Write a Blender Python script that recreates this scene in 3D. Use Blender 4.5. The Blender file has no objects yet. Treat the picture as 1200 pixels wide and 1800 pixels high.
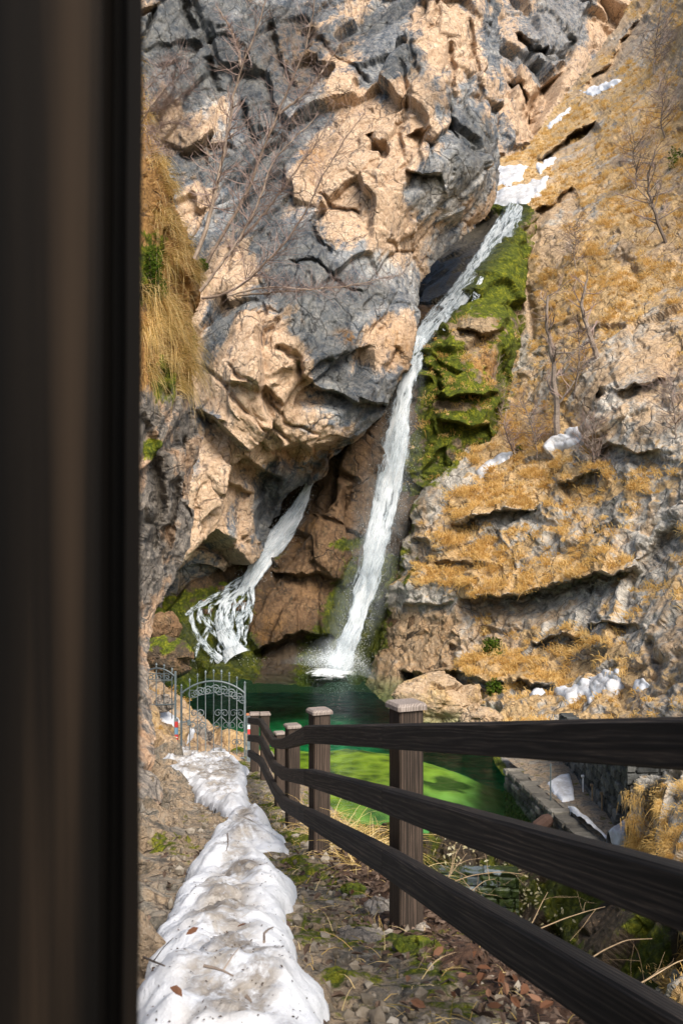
STEP = 1.8
import bpy, math, random
import numpy as np
random.seed(7)
RNG = np.random.default_rng(11)
SC = bpy.context.scene
COL = SC.collection
F = 1750.0            # focal length in photo pixels; x right, y forward, z up, eye at the origin

def P(px, py, d):
    return np.array([(px - 600.0) / F * d, d, (900.0 - py) / F * d])

def project(V):
    d = np.maximum(V[:, 1], 1e-3)
    return 600 + V[:, 0] / d * F, 900 - V[:, 2] / d * F

# ------------------------------------------------------------------ noise
def _h(ix, iy, iz, seed):
    n = (ix.astype(np.uint32) * np.uint32(374761393) + iy.astype(np.uint32) * np.uint32(668265263)
         + iz.astype(np.uint32) * np.uint32(2147483647 - 19) + np.uint32((seed * 1274126177) & 0xffffffff))
    n = (n ^ (n >> np.uint32(13))) * np.uint32(1274126177)
    n = (n ^ (n >> np.uint32(16))) * np.uint32(2246822519)
    return n ^ (n >> np.uint32(13))

def _u(h):
    return (h & np.uint32(0xffffff)).astype(np.float64) / 16777215.0

def noise(p, seed=0):
    i = np.floor(p).astype(np.int64)
    f = p - i
    u = f * f * f * (f * (f * 6 - 15) + 10)
    out = 0
    for dx in (0, 1):
        wx = u[:, 0] if dx else 1 - u[:, 0]
        for dy in (0, 1):
            wy = u[:, 1] if dy else 1 - u[:, 1]
            for dz in (0, 1):
                wz = u[:, 2] if dz else 1 - u[:, 2]
                h = _h(i[:, 0] + dx, i[:, 1] + dy, i[:, 2] + dz, seed)
                gx = ((h & np.uint32(1023)).astype(np.float64) / 511.5 - 1)
                gy = (((h >> np.uint32(10)) & np.uint32(1023)).astype(np.float64) / 511.5 - 1)
                gz = (((h >> np.uint32(20)) & np.uint32(1023)).astype(np.float64) / 511.5 - 1)
                out = out + wx * wy * wz * (gx * (f[:, 0] - dx) + gy * (f[:, 1] - dy) + gz * (f[:, 2] - dz))
    return out

def fbm(p, oct=5, seed=0, gain=.5, lac=2.03):
    a, s, t = 1.0, 0, 0
    for k in range(oct):
        s = s + a * noise(p * (lac ** k) + 17.3 * k, seed + k)
        t += a
        a *= gain
    return s / t * 1.7

def ridged(p, oct=5, seed=0, gain=.55):
    a, s, t = 1.0, 0, 0
    for k in range(oct):
        s = s + a * (1 - np.abs(noise(p * (2.03 ** k) + 9.1 * k, seed + k)) * 2.2)
        t += a
        a *= gain
    return s / t

def worley(p, seed=0):
    """F1, F2, random id of the nearest cell (three numbers), vector from its point"""
    i = np.floor(p).astype(np.int64)
    n = len(p)
    f1 = np.full(n, 9.0); f2 = np.full(n, 9.0)
    rid = np.zeros((n, 3)); vec = np.zeros((n, 3))
    for dx in (-1, 0, 1):
        for dy in (-1, 0, 1):
            for dz in (-1, 0, 1):
                c = i + np.array([dx, dy, dz])
                h = _h(c[:, 0], c[:, 1], c[:, 2], seed)
                h2 = _h(c[:, 0], c[:, 1], c[:, 2], seed + 77)
                j = np.stack([_u(h), _u(h >> np.uint32(7)), _u(h2)], 1)
                v = p - (c + j)
                d = np.sqrt((v * v).sum(1))
                m = d < f1
                f2 = np.where(m, f1, np.minimum(f2, d))
                f1 = np.where(m, d, f1)
                r = np.stack([_u(h2 >> np.uint32(5)), _u(h ^ (h2 << np.uint32(3))), _u(h2 ^ (h >> np.uint32(4)))], 1)
                rid[m] = r[m]; vec[m] = v[m]
    return f1, f2, rid, vec

def sstep(a, b, x):
    t = np.clip((x - a) / (b - a), 0, 1)
    return t * t * (3 - 2 * t)

def warp(p, scale, amp, seed):
    q = p / scale
    return p + amp * np.stack([fbm(q, 3, seed), fbm(q, 3, seed + 31), fbm(q, 3, seed + 63)], 1)

def blocks(p, size, seed, tilt=.5, off=.5, groove=.15, gw=.06):
    """faceted, broken rock: metres of relief"""
    f1, f2, r, v = worley(p / size, seed)
    t = (r - .5) * 2
    d = (t * v).sum(1) * tilt + (r[:, 0] - .5) * off
    d = d - groove * np.exp(-(f2 - f1) / gw)
    return d * size, r[:, 1]

# ------------------------------------------------------------------ 2-D helpers in the photograph's plan
def inside(poly, x, y):
    poly = np.asarray(poly, float)
    r = np.zeros(x.shape, bool)
    n = len(poly)
    for a in range(n):
        x0, y0 = poly[a]; x1, y1 = poly[(a + 1) % n]
        if y0 == y1:
            continue
        c = ((y0 > y) != (y1 > y)) & (x < (x1 - x0) * (y - y0) / (y1 - y0) + x0)
        r ^= c
    return r

def segdist(pl, x, y):
    """distance to an open polyline and which side (+ above / left of travel to the right)"""
    best = np.full(x.shape, 1e9); side = np.zeros(x.shape); tt = np.zeros(x.shape)
    pl = np.asarray(pl, float)
    n = len(pl) - 1
    for a in range(n):
        x0, y0 = pl[a][:2]; x1, y1 = pl[a + 1][:2]
        dx, dy = x1 - x0, y1 - y0
        L = dx * dx + dy * dy + 1e-9
        t = np.clip(((x - x0) * dx + (y - y0) * dy) / L, 0, 1)
        ex, ey = x - (x0 + t * dx), y - (y0 + t * dy)
        d = np.sqrt(ex * ex + ey * ey)
        m = d < best
        best = np.where(m, d, best)
        side = np.where(m, np.sign(dx * ey - dy * ex), side)
        tt = np.where(m, (a + t) / n, tt)
    return best, -side, tt

def polydist(poly, x, y):
    d, _, _ = segdist(list(poly) + [poly[0]], x, y)
    return np.where(inside(poly, x, y), d, -d)

def blob(x, y, lst):
    s = np.zeros(x.shape)
    for b in lst:
        cx, cy, rx, ry, ang, w = b
        a = math.radians(ang)
        u = ((x - cx) * math.cos(a) + (y - cy) * math.sin(a)) / rx
        v = (-(x - cx) * math.sin(a) + (y - cy) * math.cos(a)) / ry
        s = s + w * np.exp(-(u * u + v * v) ** 1.5)
    return s

def tps(ctrl, x, y, smooth=1e-3):
    c = np.asarray(ctrl, float)
    X = c[:, :2] / 400.0; Z = c[:, 2]
    n = len(c)
    def U(r2):
        return np.where(r2 > 1e-12, r2 * np.log(r2 + 1e-12), 0)
    D = ((X[:, None] - X[None]) ** 2).sum(2)
    K = U(D) + np.eye(n) * smooth
    A = np.zeros((n + 3, n + 3)); A[:n, :n] = K; A[:n, n] = 1; A[:n, n + 1:] = X; A[n, :n] = 1; A[n + 1:, :n] = X.T
    w = np.linalg.solve(A, np.concatenate([Z, np.zeros(3)]))
    out = w[n] + w[n + 1] * x / 400 + w[n + 2] * y / 400
    for k in range(n):
        out = out + w[k] * U((x / 400 - X[k, 0]) ** 2 + (y / 400 - X[k, 1]) ** 2)
    return out

# ------------------------------------------------------------------ meshes
def mesh_np(name, V, faces_flat, counts, mat, parent=None, smooth=False, attrs=None, uv=None):
    V = np.ascontiguousarray(V, np.float32)
    faces_flat = np.ascontiguousarray(faces_flat, np.int32); counts = np.ascontiguousarray(counts, np.int32)
    me = bpy.data.meshes.new(name)
    me.vertices.add(len(V)); me.vertices.foreach_set('co', V.ravel())
    me.loops.add(len(faces_flat)); me.loops.foreach_set('vertex_index', faces_flat)
    me.polygons.add(len(counts))
    st = np.zeros(len(counts), np.int32); st[1:] = np.cumsum(counts)[:-1]
    me.polygons.foreach_set('loop_start', st); me.polygons.foreach_set('loop_total', counts)
    me.polygons.foreach_set('use_smooth', np.full(len(counts), bool(smooth)))
    for k, a in (attrs or {}).items():
        a = np.asarray(a, np.float32)
        if a.ndim == 1:
            at = me.attributes.new(k, 'FLOAT', 'POINT'); at.data.foreach_set('value', a)
        else:
            at = me.attributes.new(k, 'FLOAT_COLOR', 'POINT')
            c = np.ones((len(V), 4), np.float32); c[:, :a.shape[1]] = a
            at.data.foreach_set('color', c.ravel())
    if uv is not None:
        ul = me.uv_layers.new(name='UVMap')
        ul.data.foreach_set('uv', np.ascontiguousarray(np.asarray(uv, np.float32)[faces_flat]).ravel())
    me.update(calc_edges=True); me.validate()
    ob = bpy.data.objects.new(name, me)
    if mat: me.materials.append(mat)
    COL.objects.link(ob)
    if parent: ob.parent = parent
    return ob

class MB:
    """collects shapes; build() links them as one mesh object"""
    def __init__(s): s.V = []; s.Fc = []; s.n = 0; s.A = []
    def add(s, V, Fc, a=None):
        V = np.asarray(V, float)
        s.V.append(V); s.Fc += [tuple(i + s.n for i in f) for f in Fc]; s.n += len(V)
        s.A.append(np.full(len(V), random.random() if a is None else a))
    def box(s, c, size, M=None, bev=0.0, a=None):
        hx, hy, hz = [v / 2 for v in size]
        b = min(bev, hx * .9, hy * .9, hz * .9)
        if b <= 0:
            V = [(x, y, z) for z in (-hz, hz) for x, y in ((-hx, -hy), (hx, -hy), (hx, hy), (-hx, hy))]
            Fc = [(3, 2, 1, 0), (4, 5, 6, 7), (0, 1, 5, 4), (1, 2, 6, 5), (2, 3, 7, 6), (3, 0, 4, 7)]
        else:
            ring = lambda x, y, z: [(-x, -y + b, z), (-x + b, -y, z), (x - b, -y, z), (x, -y + b, z), (x, y - b, z), (x - b, y, z), (-x + b, y, z), (-x, y - b, z)]
            ri = lambda z: [(px * (hx - b) / hx, py * (hy - b) / hy, z) for px, py, z in ring(hx, hy, z)]
            V = ri(-hz) + ring(hx, hy, -hz + b) + ring(hx, hy, hz - b) + ri(hz)
            Fc = [tuple(range(7, -1, -1)), tuple(range(24, 32))]
            for k in range(3):
                for j in range(8):
                    Fc.append((k * 8 + j, k * 8 + (j + 1) % 8, k * 8 + 8 + (j + 1) % 8, k * 8 + 8 + j))
        V = np.array(V)
        if M is not None: V = V @ np.asarray(M).T
        s.add(V + np.asarray(c, float), Fc, a)
    def tube(s, pts, rad, n=6, cap=True, a=None):
        pts = np.asarray(pts, float); m = len(pts)
        rad = np.broadcast_to(np.asarray(rad, float), (m,))
        T = np.gradient(pts, axis=0); T /= np.linalg.norm(T, axis=1)[:, None] + 1e-9
        up = np.array([0, 0, 1.]) if abs(T[0][2]) < .9 else np.array([1., 0, 0])
        u = np.cross(T[0], up); u /= np.linalg.norm(u) + 1e-9
        V = []
        for k in range(m):
            u = u - T[k] * (u @ T[k]); u /= np.linalg.norm(u) + 1e-9
            w = np.cross(T[k], u)
            for j in range(n):
                an = 2 * math.pi * j / n
                V.append(pts[k] + rad[k] * (math.cos(an) * u + math.sin(an) * w))
        Fc = [(k * n + j, k * n + (j + 1) % n, (k + 1) * n + (j + 1) % n, (k + 1) * n + j) for k in range(m - 1) for j in range(n)]
        if cap: Fc += [tuple(range(n - 1, -1, -1)), tuple((m - 1) * n + j for j in range(n))]
        s.add(V, Fc, a)
    def lathe(s, c, prof, n=10, a=None):
        V = [(c[0] + r * math.cos(2 * math.pi * j / n), c[1] + r * math.sin(2 * math.pi * j / n), c[2] + z) for r, z in prof for j in range(n)]
        m = len(prof)
        Fc = [(k * n + j, k * n + (j + 1) % n, (k + 1) * n + (j + 1) % n, (k + 1) * n + j) for k in range(m - 1) for j in range(n)]
        Fc += [tuple(range(n - 1, -1, -1)), tuple((m - 1) * n + j for j in range(n))]
        s.add(V, Fc, a)
    def build(s, name, mat, parent=None, smooth=False):
        V = np.concatenate(s.V)
        ff = [i for f in s.Fc for i in f]
        return mesh_np(name, V, ff, [len(f) for f in s.Fc], mat, parent, smooth, {'rnd': np.concatenate(s.A)})

def tag(o, label=None, cat=None, group=None, kind=None):
    for k, v in (('label', label), ('category', cat), ('group', group), ('kind', kind)):
        if v: o[k] = v
    return o
def empty(name, loc=(0, 0, 0)):
    o = bpy.data.objects.new(name, None); o.location = tuple(float(v) for v in loc); o.empty_display_size = .1
    COL.objects.link(o)
    return o
def adopt(child, root):
    """parent a part built in world coordinates to its thing without moving it"""
    child.parent = root
    from mathutils import Matrix
    child.matrix_parent_inverse = Matrix.Translation(-root.location)
    return child

def relief(name, outline, ctrl, mat, step=2.0, disp=None, masks=None, cracks=(), edge_warp=5.0, depth_back=5.0, seed=1, smooth=False, kind='structure'):
    """a rock body: its front is a fine sheet with real distance and relief, its rim runs on backwards"""
    o = np.asarray(outline, float)
    x0, x1 = o[:, 0].min() - 8, o[:, 0].max() + 8
    y0, y1 = o[:, 1].min() - 8, o[:, 1].max() + 8
    nx, ny = int((x1 - x0) / step) + 1, int((y1 - y0) / step) + 1
    gx, gy = np.meshgrid(np.linspace(x0, x1, nx), np.linspace(y0, y1, ny))
    X, Y = gx.ravel(), gy.ravel()
    d = tps(ctrl, X, Y)
    d = np.maximum(d, 2.0)
    q = np.stack([X / 60, Y / 60, np.zeros_like(X)], 1)
    wx, wy = fbm(q * 2, 4, seed + 5), fbm(q * 2, 4, seed + 9)
    base = np.stack([(X - 600) / F * d, d, (900 - Y) / F * d], 1)
    B = base.reshape(ny, nx, 3)
    N = np.cross(np.gradient(B, axis=1), np.gradient(B, axis=0)).reshape(-1, 3)
    N /= np.linalg.norm(N, axis=1)[:, None] + 1e-9
    N *= np.where((N * base).sum(1) > 0, -1, 1)[:, None]
    V = base.copy()
    extra = {}
    if disp is not None:
        h, extra = disp(base, X, Y)
        hg = h.reshape(ny, nx)
        for _ in range(1):
            hp = np.pad(hg, 1, mode='edge')
            hg = (hp[:-2, 1:-1] + hp[2:, 1:-1] + 2 * hp[1:-1, 1:-1]) / 4
            hp = np.pad(hg, 1, mode='edge')
            hg = (hp[1:-1, :-2] + hp[1:-1, 2:] + 2 * hp[1:-1, 1:-1]) / 4
        h = hg.ravel()
        ray = base / np.linalg.norm(base, axis=1)[:, None]
        dirn = N * .6 - ray * .4
        V = V + dirn * h[:, None]
    cx_, cy_ = X + wx * 10, Y + wy * 10
    push = np.zeros_like(X)
    for c in cracks:
        dist, side, t = segdist(c['p'], cx_, cy_)
        w, amp = c.get('w', 6), c.get('a', 1.0)
        tap = sstep(0, .12, t) * sstep(1, .88, t)
        if c.get('ledge'):
            L = c.get('L', 40)
            sdist = dist * side; blend = sstep(-4, 3, sdist)
            up = np.exp(-dist / L); dn = np.exp(-np.maximum(dist - w, 0) / (L * .6))
            push += tap * amp * (dn * (1 - blend) - .7 * up * blend)
        else:
            push += tap * amp * np.exp(-(dist / w) ** 2)
    V = V * (1 + push / d)[:, None]
    Vg = V.reshape(ny, nx, 3)
    N2 = np.cross(np.gradient(Vg, axis=1), np.gradient(Vg, axis=0)).reshape(-1, 3)
    N2 /= np.linalg.norm(N2, axis=1)[:, None] + 1e-9
    N2 *= np.where((N2 * base).sum(1) > 0, -1, 1)[:, None]
    at = masks(base, X, Y, N2, extra, push) if masks else {}
    keep = inside(outline, X + wx * edge_warp, Y + wy * edge_warp).reshape(ny, nx)
    fk = keep[:-1, :-1] & keep[1:, :-1] & keep[:-1, 1:] & keep[1:, 1:]
    idx = np.arange(nx * ny).reshape(ny, nx)
    quads = np.stack([idx[:-1, :-1], idx[1:, :-1], idx[1:, 1:], idx[:-1, 1:]], 2)[fk]
    # rim
    E = {}
    es = np.concatenate([quads[:, [0, 1]], quads[:, [1, 2]], quads[:, [2, 3]], quads[:, [3, 0]]])
    key = np.minimum(es[:, 0], es[:, 1]) * (nx * ny) + np.maximum(es[:, 0], es[:, 1])
    uq, inv, cnt = np.unique(key, return_inverse=True, return_counts=True)
    rim = es[cnt[inv] == 1]
    used = np.zeros(nx * ny, bool); used[quads.ravel()] = True
    rv = np.unique(rim.ravel())
    cen = np.array([X[used].mean(), Y[used].mean()])
    allV = [V]; allAt = {k: [v] for k, v in at.items()}
    n0 = nx * ny
    rings = [rv]
    mp_prev = np.full(n0, -1); mp_prev[rv] = rv
    faces = [quads]
    for k, (bk, inn) in enumerate(((.25, .0), (1.0, .0), (depth_back, .0))):
        ray = V[rv] / np.linalg.norm(V[rv], axis=1)[:, None]
        W = V[rv] + ray * bk
        base_i = sum(len(a) for a in allV)
        allV.append(W)
        for kk in allAt: allAt[kk].append(at[kk][rv])
        mp = np.full(n0, -1); mp[rv] = base_i + np.arange(len(rv))
        faces.append(np.stack([mp_prev[rim[:, 1]], mp_prev[rim[:, 0]], mp[rim[:, 0]], mp[rim[:, 1]]], 1))
        mp_prev = mp
    VV = np.concatenate(allV); FF = np.concatenate(faces)
    AA = {k: np.concatenate(v) for k, v in allAt.items()}
    u = np.zeros(len(VV), bool); u[FF.ravel()] = True
    re = np.cumsum(u) - 1
    ob = mesh_np(name, VV[u], re[FF].ravel(), np.full(len(FF), 4), mat, None, smooth, {k: v[u] for k, v in AA.items()})
    if kind: ob['kind'] = kind
    surf = dict(V=V, N=N2, X=X, Y=Y, keep=keep.ravel(), at=at, nx=nx, ny=ny, x0=x0, y0=y0, step=(x1 - x0) / (nx - 1))
    surf['sy'] = (y1 - y0) / (ny - 1)
    return ob, surf

def on(surf, px, py):
    """point of a rock body met along that line of sight"""
    i = int(round((px - surf['x0']) / surf['step'])); j = int(round((py - surf['y0']) / surf['sy']))
    i = min(max(i, 0), surf['nx'] - 1); j = min(max(j, 0), surf['ny'] - 1)
    k = j * surf['nx'] + i
    return surf['V'][k], surf['N'][k]
# ------------------------------------------------------------------ materials
class NT:
    def __init__(s, name):
        s.m = bpy.data.materials.new(name); s.m.use_nodes = True
        s.t = s.m.node_tree; s.t.nodes.clear()
        s.out = s.t.nodes.new('ShaderNodeOutputMaterial')
        s.geo = None
    def n(s, ty, **kw):
        nd = s.t.nodes.new(ty)
        for k, v in kw.items(): setattr(nd, k, v)
        return nd
    def lk(s, a, b): s.t.links.new(a, b)
    def put(s, sock, v):
        if hasattr(v, 'is_linked') or isinstance(v, bpy.types.NodeSocket): s.lk(v, sock)
        else: sock.default_value = v
    def obj(s):
        if not s.geo: s.geo = s.n('ShaderNodeTexCoord').outputs['Object']
        return s.geo
    def uv(s): return s.n('ShaderNodeTexCoord').outputs['UV']
    def map(s, scale=(1, 1, 1), rot=(0, 0, 0), loc=(0, 0, 0), src=None):
        nd = s.n('ShaderNodeMapping'); s.lk(src or s.obj(), nd.inputs[0])
        nd.inputs['Scale'].default_value = scale; nd.inputs['Rotation'].default_value = rot; nd.inputs['Location'].default_value = loc
        return nd.outputs[0]
    def noise(s, scale, detail=6, rough=.6, dist=0, vec=None):
        nd = s.n('ShaderNodeTexNoise'); s.lk(vec or s.obj(), nd.inputs['Vector'])
        nd.inputs['Scale'].default_value = scale; nd.inputs['Detail'].default_value = detail
        nd.inputs['Roughness'].default_value = rough; nd.inputs['Distortion'].default_value = dist
        return nd.outputs[0]
    def vor(s, scale, feature='F1', vec=None, out=0):
        nd = s.n('ShaderNodeTexVoronoi', feature=feature); s.lk(vec or s.obj(), nd.inputs['Vector'])
        nd.inputs['Scale'].default_value = scale
        return nd.outputs[out]
    def math(s, op, a, b=0.0, c=0.0, clamp=False):
        nd = s.n('ShaderNodeMath', operation=op); nd.use_clamp = clamp
        s.put(nd.inputs[0], a); s.put(nd.inputs[1], b); s.put(nd.inputs[2], c)
        return nd.outputs[0]
    def rng(s, v, a, b, c=0.0, d=1.0, smooth=True):
        nd = s.n('ShaderNodeMapRange'); nd.interpolation_type = 'SMOOTHSTEP' if smooth else 'LINEAR'
        s.put(nd.inputs['Value'], v)
        for k, x in (('From Min', a), ('From Max', b), ('To Min', c), ('To Max', d)): s.put(nd.inputs[k], x)
        return nd.outputs[0]
    def ramp(s, v, stops):
        nd = s.n('ShaderNodeValToRGB'); s.put(nd.inputs[0], v)
        el = nd.color_ramp.elements
        while len(el) < len(stops): el.new(.5)
        for e, (p, c) in zip(el, stops): e.position = p; e.color = (*c, 1) if len(c) == 3 else c
        return nd.outputs[0]
    def mix(s, f, a, b, blend='MIX'):
        nd = s.n('ShaderNodeMix', data_type='RGBA', blend_type=blend)
        s.put(nd.inputs[0], f); 
        for sock, v in ((nd.inputs[6], a), (nd.inputs[7], b)):
            s.put(sock, (*v, 1) if isinstance(v, tuple) and len(v) == 3 else v)
        return nd.outputs[2]
    def attr(s, name):
        nd = s.n('ShaderNodeAttribute'); nd.attribute_name = name
        return nd
    def sep(s, v):
        nd = s.n('ShaderNodeSeparateColor'); s.lk(v, nd.inputs[0]); return nd.outputs
    def bump(s, h, strength=.5, dist=.05, normal=None):
        nd = s.n('ShaderNodeBump'); s.put(nd.inputs['Height'], h)
        nd.inputs['Strength'].default_value = strength; nd.inputs['Distance'].default_value = dist
        if normal: s.lk(normal, nd.inputs['Normal'])
        return nd.outputs[0]
    def bsdf(s, color, rough=.8, normal=None, spec=.3, **kw):
        nd = s.n('ShaderNodeBsdfPrincipled')
        s.put(nd.inputs['Base Color'], (*color, 1) if isinstance(color, tuple) and len(color) == 3 else color)
        s.put(nd.inputs['Roughness'], rough); s.put(nd.inputs['Specular IOR Level'], spec)
        if normal: s.lk(normal, nd.inputs['Normal'])
        for k, v in kw.items(): s.put(nd.inputs[k], v)
        return nd.outputs[0]
    def done(s, sh):
        s.lk(sh, s.out.inputs[0]); return s.m

def rock_mat(name, grey, tan, moss=((.010, .015, .002), (.065, .085, .005), (.30, .29, .018)), soil=((.12, .06, .025), (.36, .2, .07), (.5, .3, .12)),
             k=1.0, stain=(.03, .04, .055), stain_amt=.75, pits=.5, bump=.6):
    """m1 = (tan rock, moss, wet and painted shade), m2 = (dry grass soil, pale rock, rust)"""
    t = NT(name)
    a = t.sep(t.attr('m1').outputs['Color']); b = t.sep(t.attr('m2').outputs['Color'])
    n1 = t.noise(.55 * k, 9, .68, .4)
    n2 = t.noise(2.6 * k, 9, .7, .3)
    n3 = t.noise(9 * k, 8, .75)
    n4 = t.noise(30 * k, 5, .7)
    st = t.noise(1.0, 7, .62, .2, t.map((2.2 * k, 2.2 * k, .28 * k)))
    st2 = t.noise(1.0, 5, .6, .1, t.map((5.5 * k, 5.5 * k, .5 * k), loc=(3, 7, 1)))
    mixn = t.math('ADD', t.math('MULTIPLY', n1, .6), t.math('MULTIPLY', n2, .4))
    g = t.ramp(mixn, [(.30, grey[0]), (.47, grey[1]), (.58, grey[2]), (.72, grey[3])])
    pale = t.math('MULTIPLY', b[1], t.rng(n2, .35, .6))
    g = t.mix(pale, g, grey[3])
    tn = t.ramp(t.math('ADD', t.math('MULTIPLY', n2, .65), t.math('MULTIPLY', n3, .35)), [(.28, tan[0]), (.45, tan[1]), (.62, tan[2]), (.78, tan[3])])
    v = t.math('ADD', a[0], t.math('MULTIPLY', t.math('SUBTRACT', n2, .5), .9))
    v = t.math('ADD', v, t.math('MULTIPLY', t.math('SUBTRACT', st, .5), .7))
    v = t.math('ADD', v, t.math('MULTIPLY', t.math('SUBTRACT', n3, .5), .55))
    c = t.mix(t.rng(v, .30, .62), g, tn)
    # dark mineral streaks running down
    sf = t.math('MULTIPLY', t.rng(st, .54, .66), t.rng(st2, .42, .58))
    c = t.mix(t.math('MULTIPLY', sf, stain_amt), c, stain)
    lf = t.math('MULTIPLY', t.rng(st2, .62, .72), t.rng(n1, .45, .6))
    c = t.mix(t.math('MULTIPLY', lf, .45), c, grey[3])
    c = t.mix(t.math('MULTIPLY', t.rng(t.math('ADD', t.math('MULTIPLY', n3, .5), t.math('MULTIPLY', n4, .5)), .53, .62), .5), c, t.mix(.5, grey[3], tan[3]))
    c = t.mix(t.math('MULTIPLY', t.rng(t.math('ADD', t.math('MULTIPLY', n3, .55), t.math('MULTIPLY', n4, .45)), .47, .38), .75), c, (.03, .03, .032))
    # rust
    c = t.mix(t.math('MULTIPLY', b[2], t.rng(n2, .42, .6)), c, (.36, .17, .035))
    # soil with matted dry grass
    so = t.ramp(n3, [(.3, soil[0]), (.5, soil[1]), (.7, soil[2])])
    c = t.mix(t.rng(t.math('ADD', b[0], t.math('MULTIPLY', t.math('SUBTRACT', n2, .5), 1.0)), .4, .6), c, so)
    # pits and specks
    pt = t.vor(7.5 * k, vec=t.map((1, 1, .6)))
    c = t.mix(t.math('MULTIPLY', t.rng(pt, .22, .1), t.math('MULTIPLY', t.rng(n2, .5, .6), pits)), c, (.02, .022, .025))
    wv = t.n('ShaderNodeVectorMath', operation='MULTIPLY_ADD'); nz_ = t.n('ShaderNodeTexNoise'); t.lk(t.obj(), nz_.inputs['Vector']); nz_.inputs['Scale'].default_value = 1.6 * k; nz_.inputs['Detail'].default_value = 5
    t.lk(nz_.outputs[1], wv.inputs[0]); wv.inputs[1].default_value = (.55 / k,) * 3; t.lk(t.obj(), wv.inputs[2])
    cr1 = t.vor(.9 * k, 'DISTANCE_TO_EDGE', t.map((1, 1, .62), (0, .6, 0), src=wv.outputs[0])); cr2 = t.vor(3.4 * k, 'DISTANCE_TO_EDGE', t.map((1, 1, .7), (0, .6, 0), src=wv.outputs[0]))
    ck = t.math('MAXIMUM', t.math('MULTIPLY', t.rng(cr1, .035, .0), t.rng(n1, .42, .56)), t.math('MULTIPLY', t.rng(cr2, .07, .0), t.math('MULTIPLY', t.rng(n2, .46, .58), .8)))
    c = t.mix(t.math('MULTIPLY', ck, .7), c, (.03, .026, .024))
    # moss
    mo = t.ramp(t.math('ADD', t.math('MULTIPLY', n2, .5), t.math('MULTIPLY', n3, .5)), [(.35, moss[0]), (.5, moss[1]), (.66, moss[2])])
    c = t.mix(t.rng(t.math('ADD', a[1], t.math('MULTIPLY', t.math('SUBTRACT', n2, .5), 1.1)), .42, .58), c, mo)
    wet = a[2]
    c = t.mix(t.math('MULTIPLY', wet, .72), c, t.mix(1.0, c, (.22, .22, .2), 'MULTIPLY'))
    hb = t.math('ADD', t.math('MULTIPLY', n2, 1.0), t.math('MULTIPLY', n3, .5))
    hb = t.math('ADD', hb, t.math('MULTIPLY', t.noise(26 * k, 5, .7), .3))
    hb = t.math('SUBTRACT', hb, t.math('MULTIPLY', ck, .5))
    nrm = t.bump(hb, bump, .3 / k)
    ro = t.rng(wet, 0, 1, .88, .38, False)
    return t.done(t.bsdf(c, ro, nrm, .25))

GREY = ((.016, .023, .033), (.08, .10, .125), (.24, .255, .26), (.56, .52, .46))
TAN = ((.2, .115, .062), (.50, .34, .215), (.68, .505, .35), (.78, .63, .475))
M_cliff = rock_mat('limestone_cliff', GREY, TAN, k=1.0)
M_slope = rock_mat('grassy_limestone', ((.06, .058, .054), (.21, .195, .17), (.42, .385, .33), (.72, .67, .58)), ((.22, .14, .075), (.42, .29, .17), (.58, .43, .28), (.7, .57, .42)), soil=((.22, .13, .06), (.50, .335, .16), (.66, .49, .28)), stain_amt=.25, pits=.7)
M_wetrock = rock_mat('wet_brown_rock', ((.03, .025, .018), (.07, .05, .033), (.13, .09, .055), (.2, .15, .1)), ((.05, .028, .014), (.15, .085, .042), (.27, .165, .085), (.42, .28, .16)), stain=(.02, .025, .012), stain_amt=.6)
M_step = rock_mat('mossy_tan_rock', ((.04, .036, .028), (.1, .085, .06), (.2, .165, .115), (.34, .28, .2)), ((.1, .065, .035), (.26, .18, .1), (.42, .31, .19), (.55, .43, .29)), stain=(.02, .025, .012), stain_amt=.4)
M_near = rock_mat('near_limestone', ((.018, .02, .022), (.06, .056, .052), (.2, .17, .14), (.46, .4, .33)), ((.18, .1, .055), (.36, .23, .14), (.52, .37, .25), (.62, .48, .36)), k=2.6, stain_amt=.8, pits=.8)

def simple(name, cols, scale, rough=.8, bump=.3, spec=.3, bd=.02, detail=8):
    t = NT(name); n = t.noise(scale, detail, .65)
    r = t.attr('rnd').outputs['Fac']
    c = t.ramp(t.math('ADD', t.math('MULTIPLY', n, .7), t.math('MULTIPLY', r, .3)), cols)
    return t.done(t.bsdf(c, rough, t.bump(n, bump, bd), spec))

def grass_mat(name, a, b, c):
    t = NT(name); r = t.attr('rnd').outputs['Fac']
    col = t.ramp(r, [(.0, a), (.5, b), (1., c)])
    d = t.n('ShaderNodeBsdfDiffuse'); t.lk(col, d.inputs[0])
    tr = t.n('ShaderNodeBsdfTranslucent'); t.lk(col, tr.inputs[0])
    m = t.n('ShaderNodeMixShader'); m.inputs[0].default_value = .45
    t.lk(d.outputs[0], m.inputs[1]); t.lk(tr.outputs[0], m.inputs[2])
    return t.done(m.outputs[0])
M_straw = grass_mat('dry_grass_blades', (.34, .18, .05), (.72, .47, .16), (.88, .68, .34))
M_straw_near = grass_mat('long_grass_blades', (.16, .13, .025), (.68, .46, .17), (.92, .74, .4))
M_green = grass_mat('green_leaves', (.03, .06, .008), (.07, .12, .015), (.16, .19, .03))
M_dead = grass_mat('fallen_leaf', (.10, .05, .03), (.2, .095, .055), (.34, .19, .12))
M_pale = grass_mat('pale_leaf', (.35, .3, .16), (.5, .44, .26), (.6, .56, .4))
M_bark = simple('bare_bark', [(.3, (.08, .06, .05)), (.55, (.19, .15, .12)), (.75, (.32, .26, .21))], 12, .9)
M_bark_pale = simple('pale_bark', [(.3, (.14, .1, .075)), (.55, (.3, .22, .16)), (.75, (.45, .36, .28))], 14, .85)
M_twig = simple('fine_twigs', [(.3, (.18, .125, .105)), (.6, (.32, .235, .2)), (.8, (.44, .34, .29))], 8, .9)
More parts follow.
